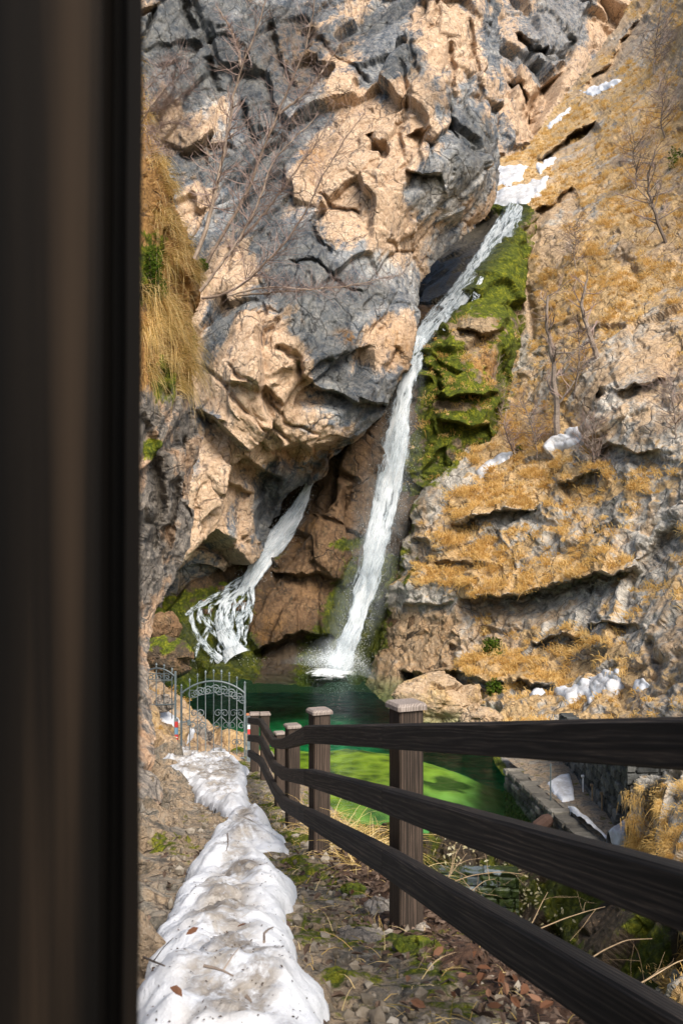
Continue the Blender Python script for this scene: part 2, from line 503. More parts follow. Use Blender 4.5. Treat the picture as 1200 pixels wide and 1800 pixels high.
M_stem = simple('straw_stems', [(.3, (.16, .11, .065)), (.6, (.3, .21, .12)), (.8, (.42, .32, .2))], 20, .85)
M_iron = simple('painted_iron', [(.3, (.05, .066, .072)), (.5, (.10, .128, .138)), (.7, (.19, .225, .23))], 30, .5, .15, .5, .004)
M_red = simple('red_paint', [(.3, (.35, .03, .03)), (.6, (.5, .05, .045))], 20, .5)
M_bluepaint = simple('blue_paint', [(.3, (.1, .22, .34)), (.6, (.16, .3, .42))], 20, .5)
M_white = simple('white_paint', [(.3, (.6, .58, .56)), (.6, (.75, .75, .74))], 20, .5)
M_rust = simple('rusty_iron', [(.3, (.04, .02, .012)), (.6, (.1, .05, .03))], 14, .85)
M_deadwood = simple('driftwood', [(.3, (.022, .013, .010)), (.6, (.06, .034, .025))], 8, .9)
M_mossy = simple('moss_cushion', [(.3, (.02, .035, .004)), (.5, (.07, .1, .008)), (.7, (.17, .2, .02))], 14, .95, .9, .1, .03)

def wood_mat(name, cols, k=1.0, spec=.2):
    t = NT(name)
    g = t.attr('grain')  # runs along each timber
    vec = g.outputs['Vector']
    m = t.map((5 * k, 170 * k, 170 * k), src=vec)
    n = t.noise(1.0, 8, .65, .8, m)
    big = t.noise(2.2, 4, .5, 0, t.map((.6, 3, 3), src=vec))
    w = t.n('ShaderNodeTexWave'); w.wave_type = 'RINGS'; w.rings_direction = 'X'
    t.lk(t.map((1.0 * k, 24 * k, 24 * k), src=vec), w.inputs[0]); w.inputs['Scale'].default_value = 1.6
    w.inputs['Distortion'].default_value = 14; w.inputs['Detail'].default_value = 5; w.inputs['Detail Scale'].default_value = .7
    v = t.math('ADD', t.math('MULTIPLY', n, .5), t.math('MULTIPLY', w.outputs[1], .22))
    v = t.math('ADD', v, t.math('MULTIPLY', big, .3))
    c = t.ramp(v, cols)
    return t.done(t.bsdf(c, .75, t.bump(v, .5, .004), spec))
M_wood = wood_mat('weathered_dark_wood', [(.34, (.005, .0045, .0042)), (.5, (.015, .013, .0115)), (.62, (.036, .029, .024)), (.76, (.12, .09, .07))])
M_wood_cap = wood_mat('grey_bleached_wood', [(.3, (.10, .082, .068)), (.5, (.22, .18, .155)), (.7, (.36, .305, .265))])
M_post = wood_mat('brown_post_wood', [(.3, (.016, .012, .0095)), (.5, (.038, .028, .021)), (.64, (.075, .052, .039)), (.8, (.16, .115, .085))])
M_hut = wood_mat('shade_darkened_wood', [(.34, (.0006, .0005, .0004)), (.5, (.0050, .0036, .0025)), (.66, (.024, .016, .010))], .13, .1)  # dark timber with the shelter's shade put into its colour

def snow_mat(name, dirt=1.0):
    t = NT(name)
    n = t.noise(3.2, 9, .7, .8); n2 = t.noise(13, 8, .74, .6); n3 = t.noise(60, 4, .6)
    b = t.sep(t.attr('m1').outputs['Color'])
    up = b[0]
    d = t.math('MULTIPLY', t.rng(t.math('ADD', t.math('MULTIPLY', n, .55), t.math('MULTIPLY', n2, .45)), .405, .55), t.math('MULTIPLY', up, dirt))
    c = t.mix(d, (.62, .635, .66), t.ramp(n2, [(.35, (.075, .06, .048)), (.5, (.2, .172, .14)), (.66, (.42, .385, .34))]))
    sp = t.rng(n3, .66, .7)
    c = t.mix(t.math('MULTIPLY', sp, t.math('MULTIPLY', t.rng(n, .5, .6), dirt)), c, (.06, .045, .035))
    return t.done(t.bsdf(c, .6, t.bump(t.math('ADD', n2, t.math('MULTIPLY', n3, .3)), .45, .04), .3, **{'Subsurface Weight': .0}))
M_snow = snow_mat('old_dirty_snow', 1.0)
M_snow_far = snow_mat('clean_snow', .6)
# ------------------------------------------------------------------ rock relief
def rotm(ax, ang):
    c, s = math.cos(ang), math.sin(ang)
    if ax == 'y': return np.array([[c, 0, s], [0, 1, 0], [-s, 0, c]])
    if ax == 'x': return np.array([[1, 0, 0], [0, c, -s], [0, s, c]])
    return np.array([[c, -s, 0], [s, c, 0], [0, 0, 1]])

def cliff_disp(s=1.0, seed=1, ang=40, stretch=1.8, amp=1.0, fine=1.0):
    def f(p, X, Y):
        q = warp(p, 5 * s, 1.1 * s, seed)
        q = q @ rotm('y', math.radians(ang)).T
        q = q * np.array([1 / stretch, 1, 1.15])
        h1, r1 = blocks(q, 5.5 * s, seed, .34, .30, .05, .05)
        h2, r2 = blocks(warp(q, 1.2 * s, .35 * s, seed + 3), 2.0 * s, seed + 11, .5, .38, .10, .05)
        h3, r3 = blocks(warp(q, .5 * s, .15 * s, seed + 4), .75 * s, seed + 21, .5, .35, .12, .06)
        rg = ridged(q / (1.7 * s), 5, seed + 5)
        fb = fbm(q / (.45 * s), 5, seed + 6, .6)
        h4, r4 = blocks(warp(q, .2 * s, .06 * s, seed + 8), .3 * s, seed + 41, .6, .45, .14, .07)
        h = amp * (.9 * h1 + .95 * h2 + .6 * h3 + .45 * h4) + .12 * s * (rg - .6) + fine * .07 * s * fb
        return h, dict(r1=r1, r2=r2, r3=r3)
    return f

def strata_disp(s=1.0, seed=1, amp=1.0):
    def f(p, X, Y):
        q = warp(p, 4 * s, .8 * s, seed)
        # bedding: gently inclined low down, parallel to the slope higher up
        tilt = np.radians(8 + 34 * sstep(900, 250, Y))
        t = q[:, 2] * np.cos(tilt) - q[:, 0] * np.sin(tilt)
        b = t / (1.55 * s) + .35 * fbm(q / (3 * s), 3, seed + 2)
        fr = b - np.floor(b)
        stepv = np.where(fr < .8, fr / .8, (1 - fr) / .2)  # overhanging nose per bed
        lay = _u(_h(np.floor(b).astype(np.int64), np.zeros(len(b), np.int64), np.zeros(len(b), np.int64), seed))
        loc = sstep(-.15, .35, fbm(q / (3.5 * s), 3, seed + 9))
        h = amp * .42 * s * (stepv - .5) * loc * (.4 + lay)
        h2, r2 = blocks(q * np.array([.75, 1, 1.1]), 2.2 * s, seed + 11, .42, .3, .07, .05)
        h3, r3 = blocks(warp(q, .5 * s, .15 * s, seed + 4), .7 * s, seed + 21, .5, .3, .10, .06)
        h4, r4 = blocks(warp(q, .2 * s, .06 * s, seed + 8) * np.array([.7, 1, 1.2]), .3 * s, seed + 41, .6, .4, .14, .07)
        h = h * (.55 + .45 * sstep(600, 850, Y)) + amp * (.42 + .25 * sstep(600, 850, Y)) * (.7 * h2 + .9 * h3 + .8 * h4) + .10 * s * (ridged(q / (1.5 * s), 5, seed + 5) - .6) + .10 * s * fbm(q / (.4 * s), 5, seed + 6, .6)
        return h, dict(r1=lay, r2=r2, r3=r3)
    return f

def rgb(*a):
    return np.stack(a, 1)

# ---- the great wall left of the falls
wall_out = [(120, -70), (905, -70), (892, 0), (888, 60), (886, 140), (884, 250), (891, 330), (886, 372), (848, 402), (802, 432), (774, 462), (746, 505),
            (728, 545), (710, 590), (702, 628), (686, 667), (664, 708), (622, 757), (588, 797), (572, 815), (545, 838), (530, 852), (505, 868), (492, 895),
            (470, 930), (455, 968), (432, 1000), (400, 1022), (335, 1064), (300, 1088), (236, 1125), (120, 1130)]
wall_ctrl = [(120, 0, 43), (240, 0, 44), (400, 0, 46), (600, 0, 47), (800, 0, 46), (890, 0, 48), (240, 300, 42), (450, 300, 42.5), (650, 300, 41.6), (800, 300, 42.2),
             (860, 300, 43.6), (885, 300, 46), (250, 550, 40), (400, 550, 39.6), (560, 550, 39.3), (690, 550, 41.3), (740, 500, 43.5), (870, 390, 46.5), (800, 420, 44.8),
             (350, 700, 39.2), (480, 690, 39), (600, 680, 40), (690, 660, 42), (570, 770, 41.6), (480, 790, 41.4), (400, 830, 40), (340, 950, 39.6),
             (420, 990, 40.9), (280, 1000, 39), (270, 1100, 39.6), (455, 900, 42.6), (530, 845, 43.2), (350, 1050, 40.8), (120, 1000, 37), (120, 500, 40)]
wall_cracks = [
    dict(p=[(354, 721), (408, 771), (433, 808), (467, 825), (500, 830)], w=10, a=1.09, ledge=1, L=55),
    dict(p=[(404, 675), (433, 669), (467, 677), (500, 704)], w=5, a=0.48, ledge=1, L=22),
    dict(p=[(517, 633), (525, 650), (554, 683), (596, 692), (640, 697), (672, 700)], w=7, a=0.75, ledge=1, L=45),
    dict(p=[(487, 612), (517, 633), (525, 655)], w=6, a=0.54),
    dict(p=[(480, 785), (520, 770), (554, 767), (617, 750), (680, 700)], w=16, a=1.36, ledge=1, L=60),
    dict(p=[(450, 870), (470, 820), (483, 798), (488, 770)], w=6, a=0.61),
    dict(p=[(350, 640), (420, 690), (470, 735), (520, 770)], w=4, a=0.34),
    dict(p=[(400, 640), (455, 672), (500, 735), (560, 745)], w=3, a=0.27),
    dict(p=[(425, 170), (436, 215), (450, 255)], w=5, a=0.54),
    dict(p=[(318, -20), (326, 33), (345, 60)], w=8, a=0.82),
    dict(p=[(362, 100), (375, 125), (388, 160)], w=7, a=0.61),
    dict(p=[(645, 222), (652, 240), (668, 250)], w=6, a=0.61),
    dict(p=[(728, 222), (745, 245), (765, 262)], w=14, a=1.02),
    dict(p=[(884, 200), (893, 170), (900, 140)], w=8, a=0.68),
    dict(p=[(712, 300), (745, 309), (780, 306)], w=5, a=0.61, ledge=1, L=35),
    dict(p=[(752, 60), (765, 35), (772, -10)], w=6, a=0.54),
    dict(p=[(662, 655), (672, 630), (680, 605)], w=5, a=0.48),
    dict(p=[(560, 330), (575, 350), (615, 362), (640, 372)], w=4, a=0.41),
    dict(p=[(570, 350), (548, 385), (560, 420), (580, 450)], w=5, a=0.48),
    dict(p=[(790, 60), (800, 130), (795, 200), (812, 250)], w=6, a=0.61),
    dict(p=[(830, 20), (838, 110), (842, 190)], w=6, a=0.68),
    dict(p=[(700, 100), (716, 165), (700, 210), (706, 290)], w=6, a=0.54),
    dict(p=[(540, 40), (575, 90), (620, 110), (650, 130)], w=6, a=0.54),
    dict(p=[(470, 30), (490, 110), (520, 150)], w=7, a=0.61),
    dict(p=[(250, 230), (330, 260), (420, 250)], w=6, a=0.48),
    dict(p=[(500, 455), (560, 462), (600, 500), (640, 520)], w=3, a=0.34),
    dict(p=[(360, 860), (400, 845), (440, 870)], w=8, a=0.54, ledge=1, L=30),
    dict(p=[(300, 1010), (350, 975), (400, 965), (440, 935)], w=4, a=0.27),
    dict(p=[(670, 420), (700, 440), (740, 445)], w=4, a=0.34),
    dict(p=[(430, 820), (470, 880), (440, 950)], w=14, a=0.82),
]
tan_blobs = [(655, 275, 75, 95, 0, 1.1), (630, 380, 75, 75, 0, 1.0), (770, 40, 50, 60, 0, .9), (795, 95, 45, 60, 10, .8), (715, 185, 45, 55, 0, .8),
             (480, 620, 70, 75, 35, 1.2), (440, 700, 95, 55, 30, 1.2), (400, 790, 50, 45, 0, 1.1), (372, 860, 45, 60, 15, 1.0), (335, 940, 35, 60, 20, .9),
             (700, 400, 50, 50, 0, .5), (378, 195, 26, 42, 20, .7), (635, 190, 35, 60, -20, .8), (590, 130, 35, 40, 30, .5), (410, 465, 50, 50, 0, .9),
             (660, 600, 60, 45, -30, .6), (560, 760, 90, 25, -8, .6), (330, 340, 22, 45, 0, .6), (545, 300, 35, 70, 25, .5), (860, 130, 25, 50, 0, .5),
             (760, 250, 40, 40, 0, .5), (545, 700, 40, 30, 0, .5), (390, 960, 70, 60, 0, .55), (610, 30, 25, 40, 0, .3), (330, 690, 20, 60, 0, .7), (440, 760, 50, 30, 30, .8), (300, 560, 60, 80, 0, .7)]
dark_blobs = [(560, 505, 110, 55, 5, 1.2), (590, 600, 80, 55, 20, 1.1), (500, 570, 60, 25, 40, .6), (450, 330, 50, 70, 0, .8), (420, 90, 110, 90, 0, .6), (500, 190, 90, 80, 0, .4),
              (300, 70, 70, 90, 0, .8), (835, 260, 45, 90, 0, .7), (650, 520, 70, 35, 0, .6), (780, 340, 60, 70, 0, .5), (545, 420, 40, 60, 0, .6), (590, 690, 60, 30, -10, .5),
              (470, 900, 40, 70, 20, .7), (380, 290, 40, 40, 0, .6), (480, 425, 55, 45, 0, .5), (690, 90, 40, 70, 0, .5), (640, 700, 60, 50, -40, .7), (540, 830, 70, 30, 0, .6), (390, 600, 22, 60, 20, .8)]
def wall_mask(p, X, Y, N, ex, push):
    pr_ = p @ rotm('y', math.radians(70)).T * np.array([.42, 1, 1.0])
    n = fbm(pr_ / 1.7, 5, 41)
    n2 = fbm(pr_ / .5, 4, 45)
    slate = sstep(.02, .30, fbm(pr_ / 2.6 + 7, 4, 49) + .55 * blob(X, Y, dark_blobs) - .5 * blob(X, Y, tan_blobs) - .35 * blob(X, Y, [(840, 300, 60, 90, 0, 1), (760, 400, 80, 60, 0, 1)]))
    tanv = .33 + blob(X, Y, tan_blobs) * .62 - blob(X, Y, dark_blobs) * .5 + .2 * (ex['r2'] - .5) + .22 * (ex['r3'] - .5) + .62 * n + .22 * n2
    facing = np.clip(-N[:, 2], -1, 1)
    tanv += .10 * facing
    wet = sstep(60, 0, polydist(wall_out, X, Y)) * sstep(760, 900, Y) * .9
    under, _, _ = segdist([(560, 790), (680, 700), (735, 560), (770, 470), (880, 385)], X, Y)  # distance to the wall's lower right edge, made darker below
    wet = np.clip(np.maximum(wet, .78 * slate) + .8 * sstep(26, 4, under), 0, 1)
    rust = blob(X, Y, [(605, 595, 22, 12, 15, 1.0), (545, 265, 30, 30, 0, .7), (520, 100, 60, 60, 0, .5), (690, 610, 30, 60, -30, .6), (560, 800, 80, 30, 0, .7)])
    moss = .0 + .55 * blob(X, Y, [(330, 1060, 60, 14, -20, .8), (450, 985, 40, 12, -40, .7)])
    pale = .25 + .9 * blob(X, Y, [(378, 195, 30, 45, 20, .8), (720, 430, 60, 60, 0, 1), (780, 350, 60, 60, 0, .7), (510, 715, 40, 40, 0, .6), (650, 250, 60, 60, 0, .3), (860, 330, 30, 60, 0, .5)])
    return dict(m1=rgb(np.clip(tanv, 0, 1), np.clip(moss, 0, 1), wet), m2=rgb(np.zeros_like(X), np.clip(pale, 0, 1), np.clip(rust, 0, 1)))
wall_ob, S_wall = relief('cliff', wall_out, wall_ctrl, M_cliff, STEP, cliff_disp(1.0, 3, 58, 2.3, .70), wall_mask, wall_cracks, 6, 6, 3)
tag(wall_ob, 'huge overhanging grey and tan limestone wall left of the tall waterfall')

# ---- far wall closing the gorge
far_out = [(780, -70), (1200, -70), (1200, 60), (1080, 180), (1000, 260), (950, 330), (780, 420)]
far_ctrl = [(800, 0, 106), (880, 300, 94), (900, 0, 108), (1000, 0, 116), (1150, 0, 124), (1000, 200, 104), (900, 150, 100), (1200, 100, 122), (800, 300, 94)]
far_cracks = [dict(p=[(930, 225), (950, 170), (985, 120), (1010, 60)], w=8, a=3), dict(p=[(905, 60), (930, 90), (960, 95)], w=6, a=2.5), dict(p=[(900, 130), (930, 165), (925, 215)], w=7, a=2.5)]
def far_mask(p, X, Y, N, ex, push):
    n = fbm(p / 5, 5, 141)
    tanv = .5 + .35 * (ex['r2'] - .5) + .5 * n + .5 * blob(X, Y, [(960, 180, 50, 60, 0, 1), (1060, 40, 30, 50, 0, 1)]) - .75 * blob(X, Y, [(985, 30, 55, 60, 20, 1), (950, 110, 30, 40, 0, .6)])
    soil = .8 * sstep(230, 300, Y + .1 * X - 100)
    return dict(m1=rgb(np.clip(tanv, 0, 1), np.zeros_like(X), np.zeros_like(X)), m2=rgb(soil * .8, np.full_like(X, .3), np.full_like(X, .1)))
far_ob, S_far = relief('cliff', far_out, far_ctrl, M_cliff, STEP, cliff_disp(1.9, 13, 70, 1.6, .9), far_mask, far_cracks, 4, 8, 13)
tag(far_ob, 'distant streaked limestone cliff closing the top of the gorge')

# ---- back of the gorge and the brown rock between the two falls
back_out = [(120, 540), (780, 540), (900, 700), (900, 1212), (330, 1206), (300, 1300), (120, 1300)]
back_ctrl = [(545, 840, 45.5), (600, 800, 44.2), (650, 780, 44.3), (600, 900, 43), (560, 950, 42.3), (620, 950, 42.6), (520, 1000, 42.1), (470, 1080, 41.6), (550, 1080, 41.5), (600, 1140, 41.5),
             (510, 1165, 40.9), (450, 1140, 41.3), (535, 880, 45.4), (500, 925, 44.6), (455, 980, 43.6), (430, 1040, 42.6), (390, 1090, 42), (360, 1150, 41.2), (290, 1100, 40), (280, 1150, 38.6),
             (330, 1170, 39.6), (250, 1200, 37.5), (705, 720, 46), (690, 850, 45), (670, 950, 44), (650, 1050, 43.2), (630, 1130, 42.6), (600, 1180, 42), (730, 900, 44), (710, 1000, 42.8),
             (690, 1120, 41.6), (740, 620, 48), (900, 700, 50), (300, 800, 46), (300, 650, 50), (500, 700, 49), (120, 900, 46), (120, 1250, 34), (400, 1250, 36), (600, 1260, 37.5), (800, 1260, 37)]
back_cracks = [dict(p=[(470, 1000), (520, 1012), (560, 1005), (600, 1020)], w=5, a=.6, ledge=1, L=40), dict(p=[(440, 1150), (490, 1125), (530, 1110), (590, 1120)], w=8, a=.9, ledge=1, L=40),
               dict(p=[(545, 905), (590, 925), (640, 950)], w=4, a=.4), dict(p=[(300, 1105), (270, 1140), (262, 1180)], w=10, a=1.2), dict(p=[(590, 830), (620, 850), (600, 900)], w=6, a=.5)]
left_fall_line = [(548, 842), (520, 900), (495, 935), (470, 965), (445, 1005), (425, 1045), (400, 1080), (395, 1120), (420, 1160)]
main_fall_line = [(738, 592), (720, 650), (706, 700), (698, 760), (690, 800), (682, 840), (672, 900), (660, 960), (648, 1010), (635, 1060), (618, 1110), (602, 1150), (594, 1178)]
def back_mask(p, X, Y, N, ex, push):
    n = fbm(p / 1.3, 5, 241)
    dl, _, _ = segdist(left_fall_line, X, Y); dm, _, _ = segdist(main_fall_line, X, Y)
    moss = .74 * sstep(105, 30, dm) * sstep(900, 1000, Y + 40 * n) + .5 * sstep(60, 15, dl) * sstep(900, 990, Y) + .75 * sstep(470, 400, X) * sstep(1010, 1050, Y) + .35 * sstep(1080, 1140, Y)
    moss += .55 * blob(X, Y, [(615, 955, 50, 10, -12, 1), (615, 1065, 40, 45, 0, .7), (500, 880, 20, 40, 20, .3)])
    moss = np.clip(moss * .8 + .18 * n, 0, .78)
    tanv = .52 + .55 * blob(X, Y, [(560, 1000, 60, 50, 0, .8), (480, 1090, 45, 45, 0, 1), (600, 880, 50, 60, 0, .6), (530, 950, 40, 30, 0, .6), (660, 760, 40, 50, 0, .5)]) + .4 * n - .55 * sstep(1100, 1150, Y)
    wet = np.clip(.25 + .85 * sstep(100, 15, np.minimum(dl, dm)) + .8 * sstep(1075, 1130, Y + 25 * n) + .7 * sstep(840, 780, Y) * sstep(640, 560, X), 0, 1)
    rust = .45 * blob(X, Y, [(470, 1110, 45, 35, 0, 1), (530, 935, 40, 25, -20, .8), (580, 1040, 60, 20, 0, .5)])
    return dict(m1=rgb(np.clip(tanv, 0, 1), moss, wet), m2=rgb(np.zeros_like(X), np.zeros_like(X), np.clip(rust, 0, 1)))
back_ob, S_back = relief('gorge_rock', back_out, back_ctrl, M_wetrock, STEP, cliff_disp(.8, 23, 85, 1.9, .55, 2.2), back_mask, back_cracks, 0, 6, 23)
tag(back_ob, 'brown mossy wet rock between the two waterfalls above the pool')

# ---- mossy step behind the tall fall
step_out = [(700, 352), (925, 356), (950, 372), (945, 430), (945, 760), (900, 900), (705, 900), (712, 640)]
step_ctrl = [(920, 345, 57.5), (960, 380, 56), (905, 370, 57), (880, 400, 55.6), (850, 450, 53.6), (815, 500, 51.3), (785, 540, 49.5), (760, 570, 47.8), (740, 600, 46.4), (800, 430, 57), (760, 490, 54), (740, 545, 50.5), (845, 405, 58.5),
             (900, 470, 52.6), (860, 520, 50), (905, 540, 50.6), (800, 600, 46.5), (870, 595, 46.6), (830, 660, 45.3), (765, 640, 45.7), (750, 700, 45.3), (850, 715, 45.1), (740, 800, 44.8),
             (800, 800, 44.6), (885, 650, 48.2), (905, 620, 49), (895, 720, 47.8), (720, 870, 44.6), (840, 780, 45.6), (710, 700, 46.5), (980, 600, 58), (980, 450, 62), (945, 520, 56), (935, 640, 53)]
step_cracks = [dict(p=[(800, 585), (840, 590), (872, 586), (885, 560)], w=6, a=.8, ledge=1, L=25), dict(p=[(872, 590), (880, 650), (874, 710), (860, 760)], w=10, a=.7),
               dict(p=[(755, 690), (790, 700), (830, 700), (868, 690)], w=7, a=1.0, ledge=1, L=40), dict(p=[(770, 742), (820, 745), (850, 742)], w=7, a=.8, ledge=1, L=26),
               dict(p=[(735, 640), (765, 655), (770, 690)], w=5, a=.6)]
def step_mask(p, X, Y, N, ex, push):
    n = fbm(p / .9, 5, 341)
    dm, _, _ = segdist([(905, 368), (880, 410), (850, 450), (815, 500), (785, 540), (757, 570), (738, 592)], X, Y)
    cave_shade = sstep(-8, 6, polydist([(700, 600), (733, 588), (756, 560), (785, 532), (806, 505), (828, 476), (848, 446), (866, 420), (884, 392), (890, 372), (840, 372), (700, 480)], X, Y))   # hollow left of the chute; its shade is painted in through wet
    moss = .68 + .30 * n + .25 * blob(X, Y, [(890, 455, 45, 50, -30, 1), (760, 630, 40, 30, 0, .8), (790, 680, 60, 40, 0, .5), (830, 735, 40, 14, 0, 1), (885, 620, 14, 80, 0, .8), (870, 520, 50, 30, 0, .6)])
    moss -= .42 * blob(X, Y, [(840, 585, 55, 22, -5, .9), (850, 640, 30, 50, 0, .7), (790, 715, 40, 10, 5, 1.0), (820, 600, 30, 30, 0, .3), (960, 560, 40, 200, 0, 1.2), (790, 790, 20, 20, 0, .4)])
    moss = np.clip(moss + .25 * fbm(p / .35, 4, 349), 0, .9) * (1 - cave_shade)
    wet = np.clip(.9 * sstep(40, 15, dm) + cave_shade + .55 * sstep(775, 690, X) * sstep(640, 700, Y) + .25 * sstep(700, 800, Y), 0, 1)
    tanv = np.clip(.6 + .4 * n - .6 * cave_shade, 0, 1)
    soil = np.clip(.25 + .5 * blob(X, Y, [(855, 650, 25, 40, 0, 1), (800, 650, 30, 30, 0, .5), (880, 560, 25, 25, 0, .5)]) + .3 * n, 0, .8) * (1 - cave_shade)
    return dict(m1=rgb(tanv, moss, wet), m2=rgb(soil * sstep(560, 600, Y), np.zeros_like(X), np.zeros_like(X)))
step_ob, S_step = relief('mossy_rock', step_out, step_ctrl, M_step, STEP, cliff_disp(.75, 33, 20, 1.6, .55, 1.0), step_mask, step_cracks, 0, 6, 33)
tag(step_ob, 'bright green moss covered rock step right behind the tall waterfall')

# ---- the grassy slope on the right
slope_out = [(655, 1182), (668, 1120), (688, 1020), (706, 960), (722, 905), (742, 860), (790, 825), (830, 775), (868, 745), (884, 722), (891, 690), (886, 640), (895, 605), (902, 560), (893, 490), (910, 435),
             (922, 396), (900, 394), (850, 388), (835, 350), (835, 285), (915, 268), (948, 225), (975, 188), (1020, 130), (1060, 75), (1100, 18), (1125, -70), (1320, -70), (1320, 1480), (1110, 1480), (1040, 1420), (985, 1392), (930, 1400), (868, 1345), (850, 1262), (700, 1262), (640, 1205)]
slope_ctrl = [(660, 1180, 40.6), (690, 1120, 41.2), (720, 1000, 41.6), (735, 900, 42.6), (800, 830, 43.8), (868, 745, 46.4), (910, 640, 49.5), (915, 500, 54), (928, 390, 57.3), (900, 335, 62), (880, 290, 69), (950, 240, 76), (1000, 170, 84),
              (1060, 80, 92), (1130, -40, 102), (1000, 400, 54.5), (1000, 600, 46), (1000, 750, 41.5), (900, 850, 41.3), (900, 1000, 38.4), (800, 950, 41), (800, 1100, 39.2), (800, 1210, 36.8), (900, 1195, 34.6),
              (1000, 1100, 35), (1000, 950, 37.3), (1100, 1050, 32), (1100, 1190, 29.3), (1200, 1000, 31), (1200, 1180, 26), (1200, 800, 34.6), (1100, 800, 37), (1060, 690, 39.6), (1200, 600, 40), (1200, 400, 47), (1100, 400, 50.5),
              (1200, 200, 57), (1100, 200, 65), (1200, 0, 71), (880, 1290, 29.5), (1000, 1340, 26), (880, 1345, 25), (940, 1378, 23.7), (985, 1390, 23), (960, 1440, 23.2), (1100, 1450, 25.2), (1200, 1300, 24.5), (700, 1250, 37), (860, 1255, 32.4), (1310, 1000, 27), (1310, 500, 39), (1310, 1450, 24)]
slope_cracks = [
    dict(p=[(790, 925), (830, 912), (883, 900), (957, 890)], w=7, a=1.08, ledge=1, L=34),
    dict(p=[(800, 1056), (867, 1050), (921, 1046), (967, 1029), (1033, 1012), (1150, 995)], w=10, a=1.44, ledge=1, L=44),
    dict(p=[(1030, 1040), (1060, 1028), (1095, 1022)], w=5, a=0.72),
    dict(p=[(1025, 1094), (1070, 1093), (1116, 1092)], w=4, a=0.65, ledge=1, L=18),
    dict(p=[(1120, 1000), (1142, 975), (1175, 945), (1200, 930)], w=10, a=0.94),
    dict(p=[(895, 1206), (935, 1203), (980, 1200)], w=7, a=0.79, ledge=1, L=28),
    dict(p=[(930, 1128), (975, 1118), (1030, 1122)], w=8, a=0.65, ledge=1, L=24),
    dict(p=[(1040, 938), (1065, 935), (1090, 922)], w=9, a=0.72),
    dict(p=[(1040, 800), (1068, 775), (1117, 798), (1170, 790)], w=10, a=0.65, ledge=1, L=40),
    dict(p=[(1045, 690), (1056, 698)], w=9, a=0.86),
    dict(p=[(1080, 690), (1120, 678), (1170, 668)], w=7, a=0.72, ledge=1, L=28),
    dict(p=[(980, 856), (1015, 840), (1058, 822)], w=7, a=0.79, ledge=1, L=28),
    dict(p=[(1170, 655), (1190, 620), (1210, 610)], w=9, a=0.58),
    dict(p=[(944, 282), (990, 248), (1050, 210)], w=7, a=2.30, ledge=1, L=24),
    dict(p=[(908, 398), (935, 378), (970, 352), (1010, 330)], w=7, a=1.15, ledge=1, L=22),
    dict(p=[(1020, 160), (1060, 120), (1100, 60), (1130, 20)], w=8, a=1.44, ledge=1, L=24),
    dict(p=[(930, 600), (935, 560), (925, 500)], w=6, a=0.58),
    dict(p=[(760, 990), (800, 985), (850, 990)], w=4, a=0.36, ledge=1, L=20),
    dict(p=[(705, 1060), (760, 1062), (800, 1060)], w=4, a=0.36, ledge=1, L=30),
    dict(p=[(700, 1180), (750, 1188), (800, 1180), (850, 1200), (890, 1205)], w=10, a=1.01, ledge=1, L=30),
    dict(p=[(1135, 1110), (1150, 1180), (1140, 1200)], w=8, a=0.65),
    dict(p=[(1080, 450), (1110, 470), (1130, 500)], w=9, a=0.50),
    dict(p=[(800, 1130), (797, 1170), (805, 1190)], w=5, a=0.43),
]
